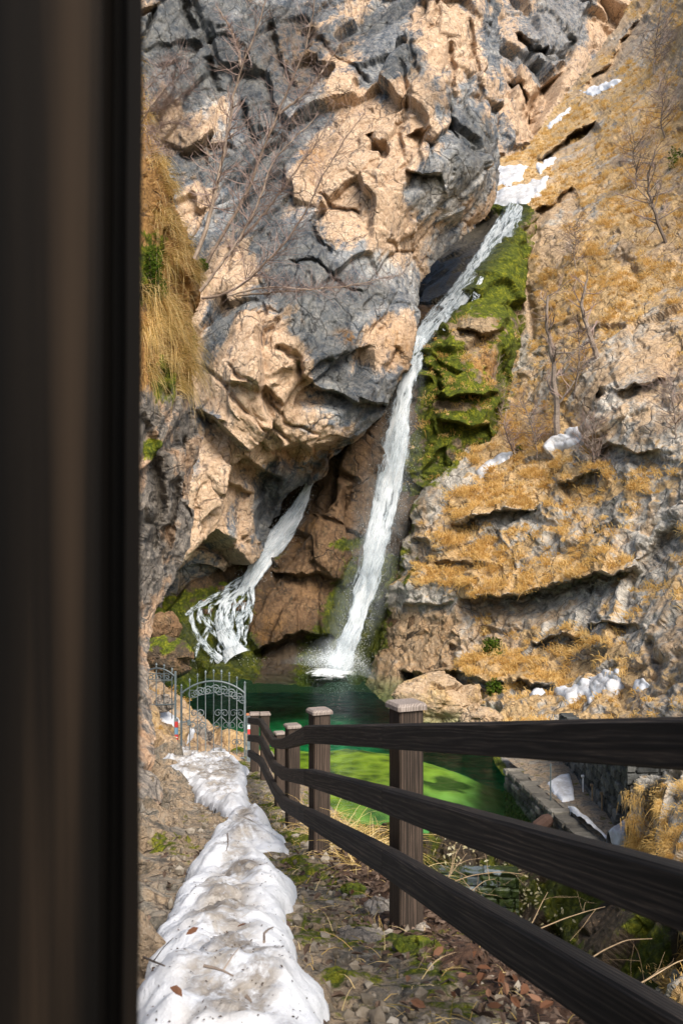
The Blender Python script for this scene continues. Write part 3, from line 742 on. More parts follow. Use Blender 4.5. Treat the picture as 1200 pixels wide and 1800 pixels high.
def slope_mask(p, X, Y, N, ex, push):
    n = fbm(p / 2.0, 5, 441); n2 = fbm(p / .6, 4, 445); n3 = fbm(p / 6, 3, 447)
    flat = N[:, 2]
    rockz = blob(X, Y, [(1110, 690, 75, 90, 10, 1.3), (1080, 760, 45, 60, 0, .8), (1120, 970, 60, 40, 0, .8), (1050, 920, 60, 40, 0, .6), (1160, 1110, 50, 70, 0, 1.0), (1000, 1060, 100, 30, -8, .8),
                        (880, 905, 80, 14, -8, .7), (790, 860, 70, 25, -35, .8), (930, 1140, 70, 25, 0, .5), (760, 1110, 60, 60, 0, 1.2), (730, 950, 30, 90, 15, .6), (1090, 60, 40, 50, -45, 1.1), (1030, 120, 30, 60, 45, .6),
                        (960, 400, 60, 25, -40, .8), (980, 440, 50, 16, -45, .6), (1160, 560, 50, 50, 0, .6), (1090, 440, 30, 30, 0, .7), (920, 560, 18, 100, 0, .5), (1020, 1090, 90, 20, 0, .8), (900, 1370, 60, 60, 0, 1.4), (1200, 760, 40, 40, 0, .5), (1150, 900, 60, 40, 0, .5)])
    grass = .50 + .40 * (flat - .35) + .45 * n + .45 * n2 - .62 * rockz - .35 * np.clip(push, -1, 1) - .25 * (ex['r2'] - .5)
    grass += .35 * blob(X, Y, [(850, 870, 90, 35, -10, 1), (840, 990, 110, 50, 0, 1), (900, 790, 90, 50, -30, .9), (1060, 500, 70, 50, 0, 1.2), (960, 1170, 130, 40, 0, .9), (1080, 870, 100, 30, 0, .5)])
    lowbrown = sstep(1050, 1100, Y) * sstep(820, 780, X)
    grass = np.clip(grass - .9 * lowbrown, 0, 1)
    tanv = np.clip(.36 + .4 * n3 + .3 * n2 + .5 * lowbrown + .25 * sstep(800, 500, Y) + .2 * (ex['r3'] - .5), 0, 1)
    moss = np.clip(.62 * sstep(26, 4, segdist([(655, 1182), (688, 1020), (722, 905), (742, 860), (790, 825), (868, 745), (893, 690), (890, 640), (915, 560)], X, Y)[0]) * sstep(1230, 1190, Y)
                   + .8 * blob(X, Y, [(865, 1145, 30, 14, 0, 1), (880, 1215, 20, 14, 0, 1), (720, 1010, 8, 70, 15, .8)]) + .25 * n2 - .1, 0, .75)
    moss = np.maximum(moss, .75 * sstep(34, 8, segdist([(868, 1345), (900, 1395), (940, 1440), (975, 1480)], X, Y)[0]))
    wet = np.clip(.7 * sstep(45, 10, segdist([(655, 1182), (688, 1020), (722, 905), (742, 860)], X, Y)[0]) + .35 * lowbrown + .35 * sstep(1190, 1215, Y) * sstep(900, 800, X), 0, 1)
    rust = np.clip(.35 * n3 + .5 * lowbrown + .6 * blob(X, Y, [(905, 270, 30, 10, -30, 1), (1060, 90, 20, 14, 0, .8), (1010, 770, 60, 20, -20, .6)]), 0, 1)
    return dict(m1=rgb(tanv, moss, wet), m2=rgb(grass, np.clip(.62 + .6 * n, 0, 1), rust))
slope_ob, S_slope = relief('rocky_hillside', slope_out, slope_ctrl, M_slope, STEP, strata_disp(1.0, 53, .95), slope_mask, slope_cracks, 5, 6, 53)
tag(slope_ob, 'steep ochre hillside of dry grass and limestone ledges right of the falls')

# ---- the near rock face at the left, overgrown with long grass
near_out = [(60, -80), (235, -80), (252, 90), (262, 170), (276, 260), (297, 330), (322, 400), (340, 470), (347, 520), (352, 600), (345, 650), (350, 720), (357, 790), (345, 880), (330, 960), (300, 1030), (275, 1082), (262, 1120), (258, 1200), (268, 1300), (262, 1420), (60, 1600)]
near_ctrl = [(60, 0, 12), (60, 800, 11.6), (60, 1400, 9.8), (150, 100, 12.6), (240, 60, 13.3), (256, 150, 13.6), (290, 330, 14), (200, 300, 13), (345, 520, 14.4), (300, 550, 13.7), (240, 550, 13.2), (345, 650, 14.5), (300, 700, 13.8), (240, 700, 13.2),
             (355, 790, 14.8), (300, 850, 14), (240, 900, 13.3), (320, 980, 14.6), (250, 1060, 13.8), (270, 1090, 14.2), (240, 1200, 12.6), (262, 1200, 12.9), (265, 1320, 11.6), (240, 1400, 9.9), (262, 1420, 10.1)]
near_cracks = [dict(p=[(290, 540), (300, 600), (285, 680)], w=8, a=.25), dict(p=[(340, 480), (346, 560), (350, 640)], w=5, a=.25), dict(p=[(270, 790), (285, 880), (262, 980)], w=10, a=.4),
               dict(p=[(310, 830), (300, 920), (280, 1000)], w=6, a=.3), dict(p=[(245, 640), (275, 660), (290, 700)], w=6, a=.2), dict(p=[(335, 760), (322, 850), (330, 920)], w=5, a=.2)]
def near_mask(p, X, Y, N, ex, push):
    n = fbm(p / .5, 5, 541); n2 = fbm(p / .16, 4, 545)
    tanv = .40 + .75 * n + .5 * n2 + .2 * (ex['r2'] - .5) - .6 * blob(X, Y, [(275, 880, 25, 90, 10, 1), (310, 900, 25, 60, 0, .6), (262, 1010, 30, 50, 0, .8)])
    moss = np.clip(.75 * blob(X, Y, [(285, 670, 30, 60, 0, .9), (265, 790, 22, 22, 0, 1), (262, 470, 40, 90, 0, .9), (345, 590, 8, 60, 0, .7)]) + .25 * n2, 0, .8)
    soil = np.clip(.7 * sstep(760, 640, Y) + .4 * n, 0, .75)
    return dict(m1=rgb(np.clip(tanv, 0, 1), moss, np.clip(.5 * blob(X, Y, [(275, 900, 30, 100, 10, 1)]), 0, 1)), m2=rgb(soil, np.full_like(X, .4), np.zeros_like(X)))
near_ob, S_near = relief('near_cliff', near_out, near_ctrl, M_near, STEP, cliff_disp(.3, 63, 80, 1.8, .6, .9), near_mask, near_cracks, 6, 2.5, 63)
tag(near_ob, 'near rock face with hanging yellow grass behind the dark post')

# ---- rocky bank sloping down behind the gate
bank_out = [(60, 1125), (200, 1150), (250, 1172), (300, 1202), (340, 1232), (390, 1268), (430, 1300), (475, 1332), (500, 1400), (480, 1450), (60, 1450)]
bank_ctrl = [(60, 1140, 18), (245, 1180, 20.3), (300, 1212, 20.6), (370, 1262, 21), (430, 1302, 21.3), (475, 1335, 21.4), (245, 1345, 15.5), (320, 1335, 17.6), (430, 1350, 17.6), (245, 1250, 18), (350, 1290, 19.2), (480, 1420, 17), (60, 1440, 12), (300, 1440, 13), (60, 1300, 14)]
def bank_mask(p, X, Y, N, ex, push):
    n = fbm(p / .8, 5, 641); n2 = fbm(p / .25, 4, 645)
    return dict(m1=rgb(np.clip(.62 + .5 * n, 0, 1), np.clip(.3 * sstep(380, 430, X) + .4 * n2, 0, .7), np.zeros_like(X)), m2=rgb(np.clip(.42 + .6 * n + .3 * n2, 0, 1), np.full_like(X, .3), np.full_like(X, .25)))
bank_ob, S_bank = relief('rocky_bank', bank_out, bank_ctrl, M_slope, STEP, cliff_disp(.38, 73, 30, 1.5, .8), bank_mask, [], 6, 3, 73)
tag(bank_ob, 'orange brown rocky bank sloping to the pool behind the iron gate')

# ---- ravine below the weir
rav_out = [(520, 1452), (760, 1460), (930, 1462), (1045, 1500), (1150, 1470), (1340, 1440), (1340, 1980), (520, 1980)]
rav_ctrl = [(520, 1455, 20.6), (760, 1462, 20.3), (930, 1464, 20), (1045, 1505, 19.3), (760, 1600, 19), (900, 1600, 19), (1000, 1600, 18), (760, 1800, 17.2), (900, 1800, 16), (1050, 1660, 15.4), (1000, 1800, 14.5), (1150, 1600, 14.5), (1340, 1500, 13), (1340, 1900, 11), (520, 1900, 16), (860, 1570, 19.2)]
def rav_mask(p, X, Y, N, ex, push):
    n = fbm(p / .8, 5, 741); n2 = fbm(p / .25, 4, 745)
    moss = .5 + .5 * n + .2 * n2 + .45 * blob(X, Y, [(1020, 1620, 45, 60, 0, 1), (930, 1468, 60, 8, 4, 1.5), (960, 1560, 60, 40, 0, .4)]) - .7 * blob(X, Y, [(845, 1570, 60, 28, 20, 1), (940, 1640, 40, 20, 0, .7), (1080, 1620, 30, 60, 0, .7)])
    wet = np.clip(.9 - .5 * sstep(990, 1060, X) - .5 * sstep(1475, 1462, Y), 0, 1)
    return dict(m1=rgb(np.clip(.2 + .3 * n, 0, 1), np.clip(moss, 0, .8), wet), m2=rgb(np.clip(.3 * sstep(1060, 1110, X) + .3 * n, 0, 1), np.zeros_like(X), np.zeros_like(X)))
rav_ob, S_rav = relief('ravine', rav_out, rav_ctrl, M_wetrock, STEP, cliff_disp(.45, 83, 85, 1.4, .8, 1.2), rav_mask, [], 3, 3, 83)
tag(rav_ob, 'dark mossy ravine below the weir seen between the fence rails')

# ---- rocks right of the weir path
rr_out = [(1118, 1385), (1135, 1362), (1180, 1350), (1340, 1335), (1340, 1680), (1130, 1680), (1122, 1560), (1108, 1480)]
rr_ctrl = [(1118, 1390, 16.3), (1140, 1365, 16), (1230, 1340, 15), (1120, 1500, 16), (1200, 1480, 14), (1130, 1620, 15), (1200, 1600, 13), (1330, 1350, 13.5), (1330, 1650, 11)]
def rr_mask(p, X, Y, N, ex, push):
    n = fbm(p / .6, 5, 841)
    return dict(m1=rgb(np.clip(.35 + .5 * n, 0, 1), np.clip(.2 * n, 0, .6), np.zeros_like(X)), m2=rgb(np.clip(.38 + .7 * n, 0, 1), np.full_like(X, .6), np.zeros_like(X)))
rr_ob, S_rr = relief('rocky_bank', rr_out, rr_ctrl, M_slope, STEP, cliff_disp(.4, 93, 60, 1.4, .9), rr_mask, [], 5, 3, 93)
tag(rr_ob, 'rock with cushions of dry grass right of the masonry wall')
lr_out = [(1078, 1745), (1095, 1705), (1120, 1672), (1150, 1655), (1340, 1640), (1340, 1980), (1100, 1980)]
lr_ctrl = [(1080, 1750, 11.6), (1120, 1675, 11.6), (1230, 1650, 11), (1110, 1880, 10.5), (1200, 1750, 10), (1330, 1660, 10), (1330, 1900, 8.8)]
def lr_mask(p, X, Y, N, ex, push):
    n = fbm(p / .4, 5, 941)
    return dict(m1=rgb(np.clip(.25 + .5 * n, 0, 1), np.clip(.5 * n, 0, .7), np.zeros_like(X)), m2=rgb(np.clip(.42 + .7 * n, 0, 1), np.full_like(X, .5), np.zeros_like(X)))
lr_ob, S_lr = relief('rocky_bank', lr_out, lr_ctrl, M_slope, STEP, cliff_disp(.3, 103, 60, 1.4, .9), lr_mask, [], 5, 3, 103)
tag(lr_ob, 'grassy grey rock at the lower right corner beyond the fence')
# ------------------------------------------------------------------ path, snow, pool, masonry
FENCE = [(.9, .6), (.617, 1.8), (.158, 3.87), (-.21, 5.6), (-.5, 8.2), (-.74, 10.3), (-1.1, 13.2), (-1.38, 14.6), (-1.68, 17.2), (-1.9, 20)]
_fy = np.array([p[1] for p in FENCE]); _fx = np.array([p[0] for p in FENCE])
_py = np.array([-6, 0, 2.7, 4, 5.75, 8.4, 10.5, 13.4, 14.8, 17, 20]); _pz = np.array([-.9, -1.0, -1.39, -1.69, -1.98, -2.66, -3.12, -3.6, -3.86, -4.22, -4.9])
def zg(x, y):
    x = np.asarray(x, float); y = np.asarray(y, float)
    z = np.interp(y, _py, _pz)
    fx = np.interp(y, _fy, _fx)
    r = x - (fx + .40 + .10 * np.sin(y * 2.1) + .06 * np.sin(y * 5.3 + 1))
    drop = np.where(r > 0, np.sqrt(r * r + .06) - .245, 0) * 1.35
    l = (fx - 1.25 - .02 * y) - x
    rise = np.where(l > 0, .30 * l + .9 * np.maximum(l - .7, 0), 0)
    return z - drop + rise
def gnd(px, py):
    d = np.linspace(1.0, 22, 2200)
    x = (px - 600) / F * d; z = (900 - py) / F * d
    below = z < zg(x, d)
    k = int(np.argmax(below)) if below.any() else len(d) - 1
    return np.array([x[k], d[k], float(zg(x[k], d[k]))])

gx, gy = np.meshgrid(np.arange(-6, 5.2, .035), np.concatenate([np.arange(-3, 1.6, .12), np.arange(1.6, 7, .022), np.arange(7, 20.5, .045)]))
ny, nx = gx.shape
X, Y = gx.ravel(), gy.ravel(); Z = zg(X, Y)
p = np.stack([X, Y, Z], 1)
fx = np.interp(Y, _fy, _fx)
left = sstep(-.75, -1.15, X - fx)
h1, r1 = blocks(warp(p, .5, .12, 901) * np.array([.75, 1.8, 1.2]), .6, 902, .3, .55, .12, .06)
h2, r2 = blocks(warp(p, .2, .05, 903), .17, 904, .4, .5, .12, .08)
h3, r3 = blocks(p, .06, 905, .4, .6, .2, .1)
n = fbm(p / .6, 5, 906); n2 = fbm(p / .12, 5, 907, .6)
rocky = np.clip(left + sstep(.05, .35, n), 0, 1)
Z2 = Z + left * 1.5 * h1 + (.25 + .55 * rocky) * h2 * .9 + .45 * h3 * (.4 + .6 * rocky) + .05 * n + .022 * n2
p2 = np.stack([X, Y, Z2], 1)
off = X - fx
litter = sstep(.02, .12, off + .1 * n) * sstep(6.5, 5.2, Y)
moss = np.clip(.33 + .55 * n + .35 * n2 - .2 * left + .22 * sstep(-.5, -.1, off) * sstep(.25, .05, off) - .15 * litter, 0, .8) * (1 - .4 * left)
moss = np.maximum(moss * .85, .6 * sstep(.6, 1.2, off + .3 * n))
soil = np.clip(.3 * (1 - rocky) + .75 * litter - .1 * r2, 0, 1)
idx = np.arange(nx * ny).reshape(ny, nx)
q = np.stack([idx[:-1, :-1], idx[:-1, 1:], idx[1:, 1:], idx[1:, :-1]], 2).reshape(-1, 4)
qc = p2[q].mean(1)
ok = ~((qc[:, 0] > np.interp(qc[:, 1], _fy, _fx) + 6.5))
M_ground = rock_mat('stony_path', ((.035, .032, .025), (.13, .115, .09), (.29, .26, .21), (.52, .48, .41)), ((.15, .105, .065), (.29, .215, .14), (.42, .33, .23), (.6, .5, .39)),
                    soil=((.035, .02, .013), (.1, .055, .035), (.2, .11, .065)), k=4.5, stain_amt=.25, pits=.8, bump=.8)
g = mesh_np('path', p2, q[ok].ravel(), np.full(int(ok.sum()), 4), M_ground, None, False,
            dict(m1=rgb(np.clip(.5 + .5 * n + .25 * (r2 - .5) - .12 * left, 0, 1), moss, .25 * litter), m2=rgb(soil, np.clip(.25 + .5 * (r3 - .5) + .5 * n2 - .15 * left, 0, 1), .12 + 0 * n)))
g['kind'] = 'structure'; g['label'] = 'stony mountain path running down beside the wooden fence'

# ---- old snow lying along the path
snow_px = [(215, 1930), (226, 1800), (240, 1752), (292, 1745), (270, 1690), (272, 1650), (305, 1600), (340, 1550), (355, 1510), (382, 1470), (404, 1452), (402, 1440), (372, 1425), (344, 1408), (332, 1385), (300, 1368), (284, 1348), (270, 1328), (268, 1312),
           (285, 1318), (325, 1324), (372, 1330), (412, 1336), (436, 1360), (431, 1392), (440, 1425), (436, 1442), (466, 1446), (478, 1468), (504, 1500), (468, 1504), (452, 1510), (470, 1535), (512, 1572), (518, 1600), (500, 1622), (508, 1655), (522, 1690), (530, 1720), (560, 1748), (582, 1800), (600, 1930)]
W = np.array([gnd(*v) for v in snow_px])
sx, sy = np.meshgrid(np.arange(W[:, 0].min() - .1, W[:, 0].max() + .1, .016), np.concatenate([np.arange(1.8, 7, .018), np.arange(7, 18.5, .04)]))
ny, nx = sx.shape; ny_s, nx_s = ny, nx; X, Y = sx.ravel(), sy.ravel()
q3 = np.stack([X / .35, Y / .35, 0 * X], 1)
Xw = X + .08 * fbm(q3, 5, 951, .6); Yw = Y + .13 * fbm(q3, 5, 955, .6)
sd = polydist(W[:, :2], Xw, Yw)
lum = fbm(np.stack([X / .5, Y / .6, 0 * X], 1), 4, 961)
sm = fbm(np.stack([X / .13, Y / .13, 0 * X], 1), 4, 965)
dent = ridged(np.stack([X / .3, Y / .3, 0 * X], 1), 4, 967)
H = (.125 + .09 * lum) * np.clip(sd / .12, 0, 1) ** .4 + (.06 * lum + .034 * sm + .03 * (dent - .6) + .05 * fbm(np.stack([X / .24, Y / .24, 0 * X], 1), 3, 963)) * sstep(0, .12, sd)
H = H + (.012 * fbm(np.stack([X / .035, Y / .035, 0 * X], 1), 3, 969) + .03 * np.minimum(0, fbm(np.stack([X / .09, Y / .09, 0 * X], 1), 3, 968) + .1)) * sstep(0, .05, sd)
H = np.where(sd < 0, -.06, H)
Zs = zg(X, Y) + H
p = np.stack([X, Y, Zs], 1)
keep = (sd > -.03).reshape(ny, nx)
fk = keep[:-1, :-1] & keep[1:, :-1] & keep[:-1, 1:] & keep[1:, 1:]
idx = np.arange(nx * ny).reshape(ny, nx)
q = np.stack([idx[:-1, :-1], idx[:-1, 1:], idx[1:, 1:], idx[1:, :-1]], 2)[fk]
topness = sstep(.06, .2, sd)
o = mesh_np('snow', p, q.ravel(), np.full(len(q), 4), M_snow, None, True, dict(m1=rgb(np.clip(topness * (1.0 + .5 * lum), 0, 1), 0 * X, 0 * X)))
tag(o, 'long strip of old dirty snow lying along the middle of the path', 'snow', kind='thing')
def on_snow(px, py, lift=.0):
    d = np.linspace(1.5, 18, 3000); x = (px - 600) / F * d; z = (900 - py) / F * d
    s = polydist(W[:, :2], x, d)
    zz = zg(x, d) + np.where(s > 0, .25 * np.sqrt(np.clip(s / .17, 0, 1)), 0)
    k = int(np.argmax(z < zz)); return np.array([x[k], d[k], zz[k] + lift])

# ---- pool
POOL = -6.5
t = NT('pool_water_surface')
v1 = t.noise(1.0, 5, .6, .3, t.map((1.1, 2.6, 1)))
v2 = t.noise(1.0, 4, .6, .2, t.map((4, 9, 1)))
nm = t.bump(t.math('ADD', v1, t.math('MULTIPLY', v2, .35)), .9, .09)
gl = t.n('ShaderNodeBsdfGlossy'); gl.inputs['Roughness'].default_value = .07; t.lk(nm, gl.inputs['Normal']); gl.inputs[0].default_value = (.9, .95, 1, 1)
tr = t.n('ShaderNodeBsdfTransparent'); tr.inputs[0].default_value = (.97, .99, .98, 1)
fr = t.n('ShaderNodeFresnel'); fr.inputs[0].default_value = 1.13; t.lk(nm, fr.inputs[1])
mx = t.n('ShaderNodeMixShader'); t.lk(t.math('MULTIPLY', fr.outputs[0], .34), mx.inputs[0]); t.lk(tr.outputs[0], mx.inputs[1]); t.lk(gl.outputs[0], mx.inputs[2])
M_pool = t.done(mx.outputs[0])
vol = t.n('ShaderNodeVolumeAbsorption'); vol.inputs[0].default_value = (.52, .88, .62, 1); vol.inputs[1].default_value = .27; t.lk(vol.outputs[0], t.out.inputs['Volume'])
ol = [(-20, 20.35), (4.6, 20.35), (9, 30), (9, 47), (-20, 47)]
pw = mesh_np('pool_water', [(x, y, POOL) for x, y in ol] + [(x, y, POOL - 7) for x, y in ol], [0, 1, 2, 3, 4, 9, 8, 7, 6, 5] + [i for k in range(5) for i in (k, k + 5, (k + 1) % 5 + 5, (k + 1) % 5)], [5, 5, 4, 4, 4, 4, 4], M_pool)
pw['kind'] = 'structure'; pw['label'] = 'emerald green pool at the foot of the waterfalls'
bx, by = np.meshgrid(np.arange(-20, 9.5, .12), np.arange(19.5, 48, .12)); ny, nx = bx.shape
X, Y = bx.ravel(), by.ravel(); q3 = np.stack([X / 2.5, Y / 2.5, 0 * X], 1); yel = sstep(1.6, 3.2, X); nn = fbm(q3, 4, 971); n4 = fbm(q3 * 5, 4, 975)
shelf_edge = np.array([(-6, 19), (-5, 30.5), (-2.5, 32), (.5, 31.8), (2.4, 31), (3.6, 29.6), (3.9, 28.6), (3.6, 27.4), (2.7, 26.2), (2.0, 25.0), (1.2, 23.5), (.5, 19)])
sdist = polydist(shelf_edge, X + .3 * nn, Y + .5 * nn)
sh = sstep(-3.6, 2.4, sdist + .6 * nn)
Zb = POOL - 2.5 + 1.85 * sh + .2 * nn + .05 * n4 + .3 * sstep(39, 43, Y)
weed_shadow = sstep(.15, .4, blob(X, Y, [(3.1, 27.9, .5, .35, 0, 1), (2.6, 27.3, .7, .25, 0, .9), (-.6, 27.2, .4, .6, 0, .9), (.2, 25.6, .5, .3, 0, .6), (.6, 29.8, .5, .2, 0, .5)]) + .22 * n4)  # dark bed patches: weed, and a tree-shaped shadow painted in at the right
t = NT('pool_bed'); a = t.sep(t.attr('m1').outputs['Color'])
nz = t.math('ADD', t.math('MULTIPLY', t.noise(1.3, 8, .75), .6), t.math('MULTIPLY', t.vor(2.2), .4))
deep = t.ramp(nz, [(.25, (.006, .075, .065)), (.5, (.014, .15, .125)), (.75, (.04, .26, .2))])
algae = t.ramp(nz, [(.3, (.035, .045, .006)), (.48, (.15, .165, .012)), (.7, (.29, .29, .028))])
algae = t.mix(a[2], algae, t.ramp(nz, [(.3, (.2, .2, .006)), (.5, (.36, .34, .012)), (.7, (.46, .42, .03))])); c = t.mix(a[0], deep, algae); c = t.mix(t.math('MULTIPLY', a[1], .9), c, (.015, .035, .008))
M_bed = t.done(t.bsdf(c, .9, None, .1))
idx = np.arange(nx * ny).reshape(ny, nx); q = np.stack([idx[:-1, :-1], idx[:-1, 1:], idx[1:, 1:], idx[1:, :-1]], 2).reshape(-1, 4)
bd = mesh_np('pool_bed', np.stack([X, Y, Zb], 1), q.ravel(), np.full(len(q), 4), M_bed, None, True, dict(m1=rgb(sh ** 1.5, weed_shadow, yel)))
bd['kind'] = 'structure'; bd['label'] = 'bright green algae shelf and dark bed under the pool water'

# ---- masonry walls
t = NT('masonry'); r = t.attr('rnd').outputs['Fac']; nz = t.noise(9, 8, .7); mo = t.attr('moss').outputs['Fac']
c = t.ramp(t.math('ADD', t.math('MULTIPLY', r, .55), t.math('MULTIPLY', nz, .45)), [(.25, (.04, .036, .03)), (.5, (.11, .1, .082)), (.75, (.25, .23, .19))])
c = t.mix(t.rng(t.math('ADD', mo, t.math('MULTIPLY', t.math('SUBTRACT', nz, .5), .8)), .4, .6), c, t.ramp(nz, [(.35, (.012, .02, .004)), (.6, (.05, .08, .008)), (.75, (.12, .15, .015))]))
M_mason = t.done(t.bsdf(c, .85, t.bump(nz, .6, .03), .25))
t = NT('dark_masonry'); r = t.attr('rnd').outputs['Fac']; nz = t.noise(7, 8, .7)
c = t.ramp(t.math('ADD', t.math('MULTIPLY', r, .5), t.math('MULTIPLY', nz, .5)), [(.28, (.012, .014, .014)), (.5, (.04, .042, .04)), (.72, (.12, .12, .11))])
M_mason_dark = t.done(t.bsdf(c, .7, t.bump(nz, .6, .03), .3))
t = NT('wet_blue_masonry'); r = t.attr('rnd').outputs['Fac']; nz = t.noise(7, 8, .7)
c = t.ramp(t.math('ADD', t.math('MULTIPLY', r, .5), t.math('MULTIPLY', nz, .5)), [(.28, (.03, .04, .045)), (.5, (.1, .125, .14)), (.72, (.24, .28, .3))])
M_mason_blue = t.done(t.bsdf(c, .5, t.bump(nz, .6, .03), .4))
def masonry(name, A, B, zb, ztA, ztB, thick, mat, course=.2, length=.36, seed=1, step=.03, moss_fn=None):
    """a wall of single rough stones between two points; visible side on the left of A->B"""
    A, B = np.array(A, float), np.array(B, float); L = np.linalg.norm(B - A); u = (B - A) / L; nrm = np.array([-u[1], u[0]])
    s, tt = np.meshgrid(np.arange(0, L + step, step), np.linspace(0, 1, int(max(ztA, ztB) - zb) * 0 + int((max(ztA, ztB) - zb) / step) + 1))
    ny, nx = s.shape; s, tt = s.ravel(), tt.ravel()
    z = zb + tt * (ztA + (ztB - ztA) * s / L - zb)
    q3 = np.stack([s, z, 0 * s], 1) ; wz = z + .03 * fbm(q3 / .3, 3, seed); ws = s + .05 * fbm(q3 / .25, 3, seed + 5)
    row = np.floor(wz / course); off = _u(_h(row.astype(np.int64), 0 * row.astype(np.int64), 0 * row.astype(np.int64), seed)) * 3
    cs = ws / length + off; col = np.floor(cs)
    h = _h(row.astype(np.int64), col.astype(np.int64), 0 * row.astype(np.int64), seed + 9); rn = _u(h); rn2 = _u(h >> np.uint32(6))
    fz = wz / course - row; fs = cs - col
    e = np.minimum(np.minimum(fz, 1 - fz) * course, np.minimum(fs, 1 - fs) * length)
    dsp = .05 * sstep(0, .035, e) + .05 * (rn - .5) + .02 * fbm(q3 / .12, 4, seed + 3)
    dsp = dsp * sstep(0, .03, tt * 1.0) * 1.0
    z = z + tt ** 6 * .07 * (rn - .6)
    V = np.stack([A[0] + u[0] * s + nrm[0] * dsp, A[1] + u[1] * s + nrm[1] * dsp, z], 1)
    idx = np.arange(nx * ny).reshape(ny, nx)
    q = np.stack([idx[:-1, :-1], idx[:-1, 1:], idx[1:, 1:], idx[1:, :-1]], 2).reshape(-1, 4)
    if nrm is not None: q = q[:, ::-1]
    # top and back
    top = idx[-1]; nb = len(V); bk = V[top] + np.array([-nrm[0] * thick, -nrm[1] * thick, 0]) + np.array([0, 0, 1]) * (.015 * fbm(V[top] / .2, 3, seed + 8))[:, None]
    low = bk.copy(); low[:, 2] = zb
    e1 = V[idx[:, 0]] + np.array([-nrm[0] * thick, -nrm[1] * thick, 0]); e2 = V[idx[:, -1]] + np.array([-nrm[0] * thick, -nrm[1] * thick, 0])
    VV = np.concatenate([V, bk, low, e1, e2]); o1 = nb; o2 = nb + nx; o3 = o2 + nx; o4 = o3 + ny
    k = np.arange(nx - 1); kk = np.arange(ny - 1)
    qs = [q, np.stack([top[:-1], top[1:], o1 + k + 1, o1 + k], 1), np.stack([o1 + k, o1 + k + 1, o2 + k + 1, o2 + k], 1),
          np.stack([idx[:-1, 0], idx[1:, 0], o3 + kk + 1, o3 + kk], 1), np.stack([idx[1:, -1], idx[:-1, -1], o4 + kk, o4 + kk + 1], 1)]
    Q = np.concatenate(qs)
    R = np.concatenate([.75 * rn + .25 * rn2, np.full(nx * 2, .5), np.full(ny * 2, .4)])
    ms = moss_fn(VV) if moss_fn else np.zeros(len(VV))
    return mesh_np(name, VV, Q.ravel(), np.full(len(Q), 4), mat, None, False, dict(rnd=R, moss=ms))
WP = -6.15
o = masonry('stone_wall', (4.66, 17.6), (3.93, 23.8), -8.2, WP, WP + .03, .4, M_mason, .17, .3, 5, .03, lambda V: .95 - 1.3 * sstep(-7.0, -6.5, V[:, 2]) + .6 * sstep(21.0, 23.2, V[:, 1]))
tag(o, 'low mossy stone wall edging the pool outlet beside the snowy walkway', 'wall')
rw = empty('retaining_wall', (5.35, 18.5, WP)); tag(rw, 'tall dark masonry wall rising behind the snowy walkway', 'wall')
adopt(masonry('wall_face', (5.35, 18.5), (5.45, 24.8), -6.4, -4.62, -5.0, .3, M_mason_dark, .2, .34, 15), rw)
adopt(masonry('wall_face', (6.9, 18.3), (5.30, 18.46), -6.6, -4.5, -4.58, .3, M_mason_dark, .22, .4, 25), rw)
o = masonry('weir_wall', (3.3, 18.55), (1.6, 18.75), -8.3, -6.75, -6.75, .4, M_mason_blue, .2, .32, 35, .03, lambda V: .5 + .6 * fbm(V / .4, 3, 8) + .6 * sstep(1.95, 1.6, V[:, 0]) + .6 * sstep(2.9, 3.3, V[:, 0]))
o.data.materials.clear()
t = NT('mossy_blue_masonry'); r = t.attr('rnd').outputs['Fac']; nz = t.noise(7, 8, .7); mo = t.attr('moss').outputs['Fac']
c = t.ramp(t.math('ADD', t.math('MULTIPLY', r, .5), t.math('MULTIPLY', nz, .5)), [(.28, (.03, .04, .045)), (.5, (.1, .125, .14)), (.72, (.24, .28, .3))])
c = t.mix(t.rng(t.math('ADD', mo, t.math('MULTIPLY', t.math('SUBTRACT', nz, .5), 1.4)), .35, .55), c, t.ramp(nz, [(.35, (.006, .012, .004)), (.6, (.025, .04, .006)), (.75, (.07, .09, .012))]))
o.data.materials.append(t.done(t.bsdf(c, .5, t.bump(nz, .6, .03), .4)))
tag(o, 'bluish wet stone blocks of the weir face below the pool', 'wall')
# walkway behind the low wall
wx, wy = np.meshgrid(np.linspace(0, 1, 40), np.arange(17.4, 25.4, .05)); ny, nx = wx.shape
l = 4.66 + (wy - 17.6) * (-.86 / 7.2) + .3; X = (l + (5.55 - l) * wx).ravel(); Y = wy.ravel()
q3 = np.stack([X, Y, 0 * X], 1); Z = WP + .02 + .05 * fbm(q3 / .4, 5, 81) + .10 * np.clip(X - 5.0, 0, 1)
idx = np.arange(nx * ny).reshape(ny, nx); q = np.stack([idx[:-1, :-1], idx[:-1, 1:], idx[1:, 1:], idx[1:, :-1]], 2).reshape(-1, 4)
WV = np.stack([X, Y, Z], 1); n = fbm(q3 / .3, 5, 83)
o = mesh_np('walkway', WV, q.ravel(), np.full(len(q), 4), M_ground, None, False, dict(m1=rgb(.5 + n, np.clip(.1 + n, 0, .5), 0 * n), m2=rgb(np.clip(.25 + .6 * n, 0, 1), .2 + 0 * n, .03 + 0 * n)))
o['kind'] = 'structure'; o['label'] = 'brown walkway behind the low wall at the pool outlet'
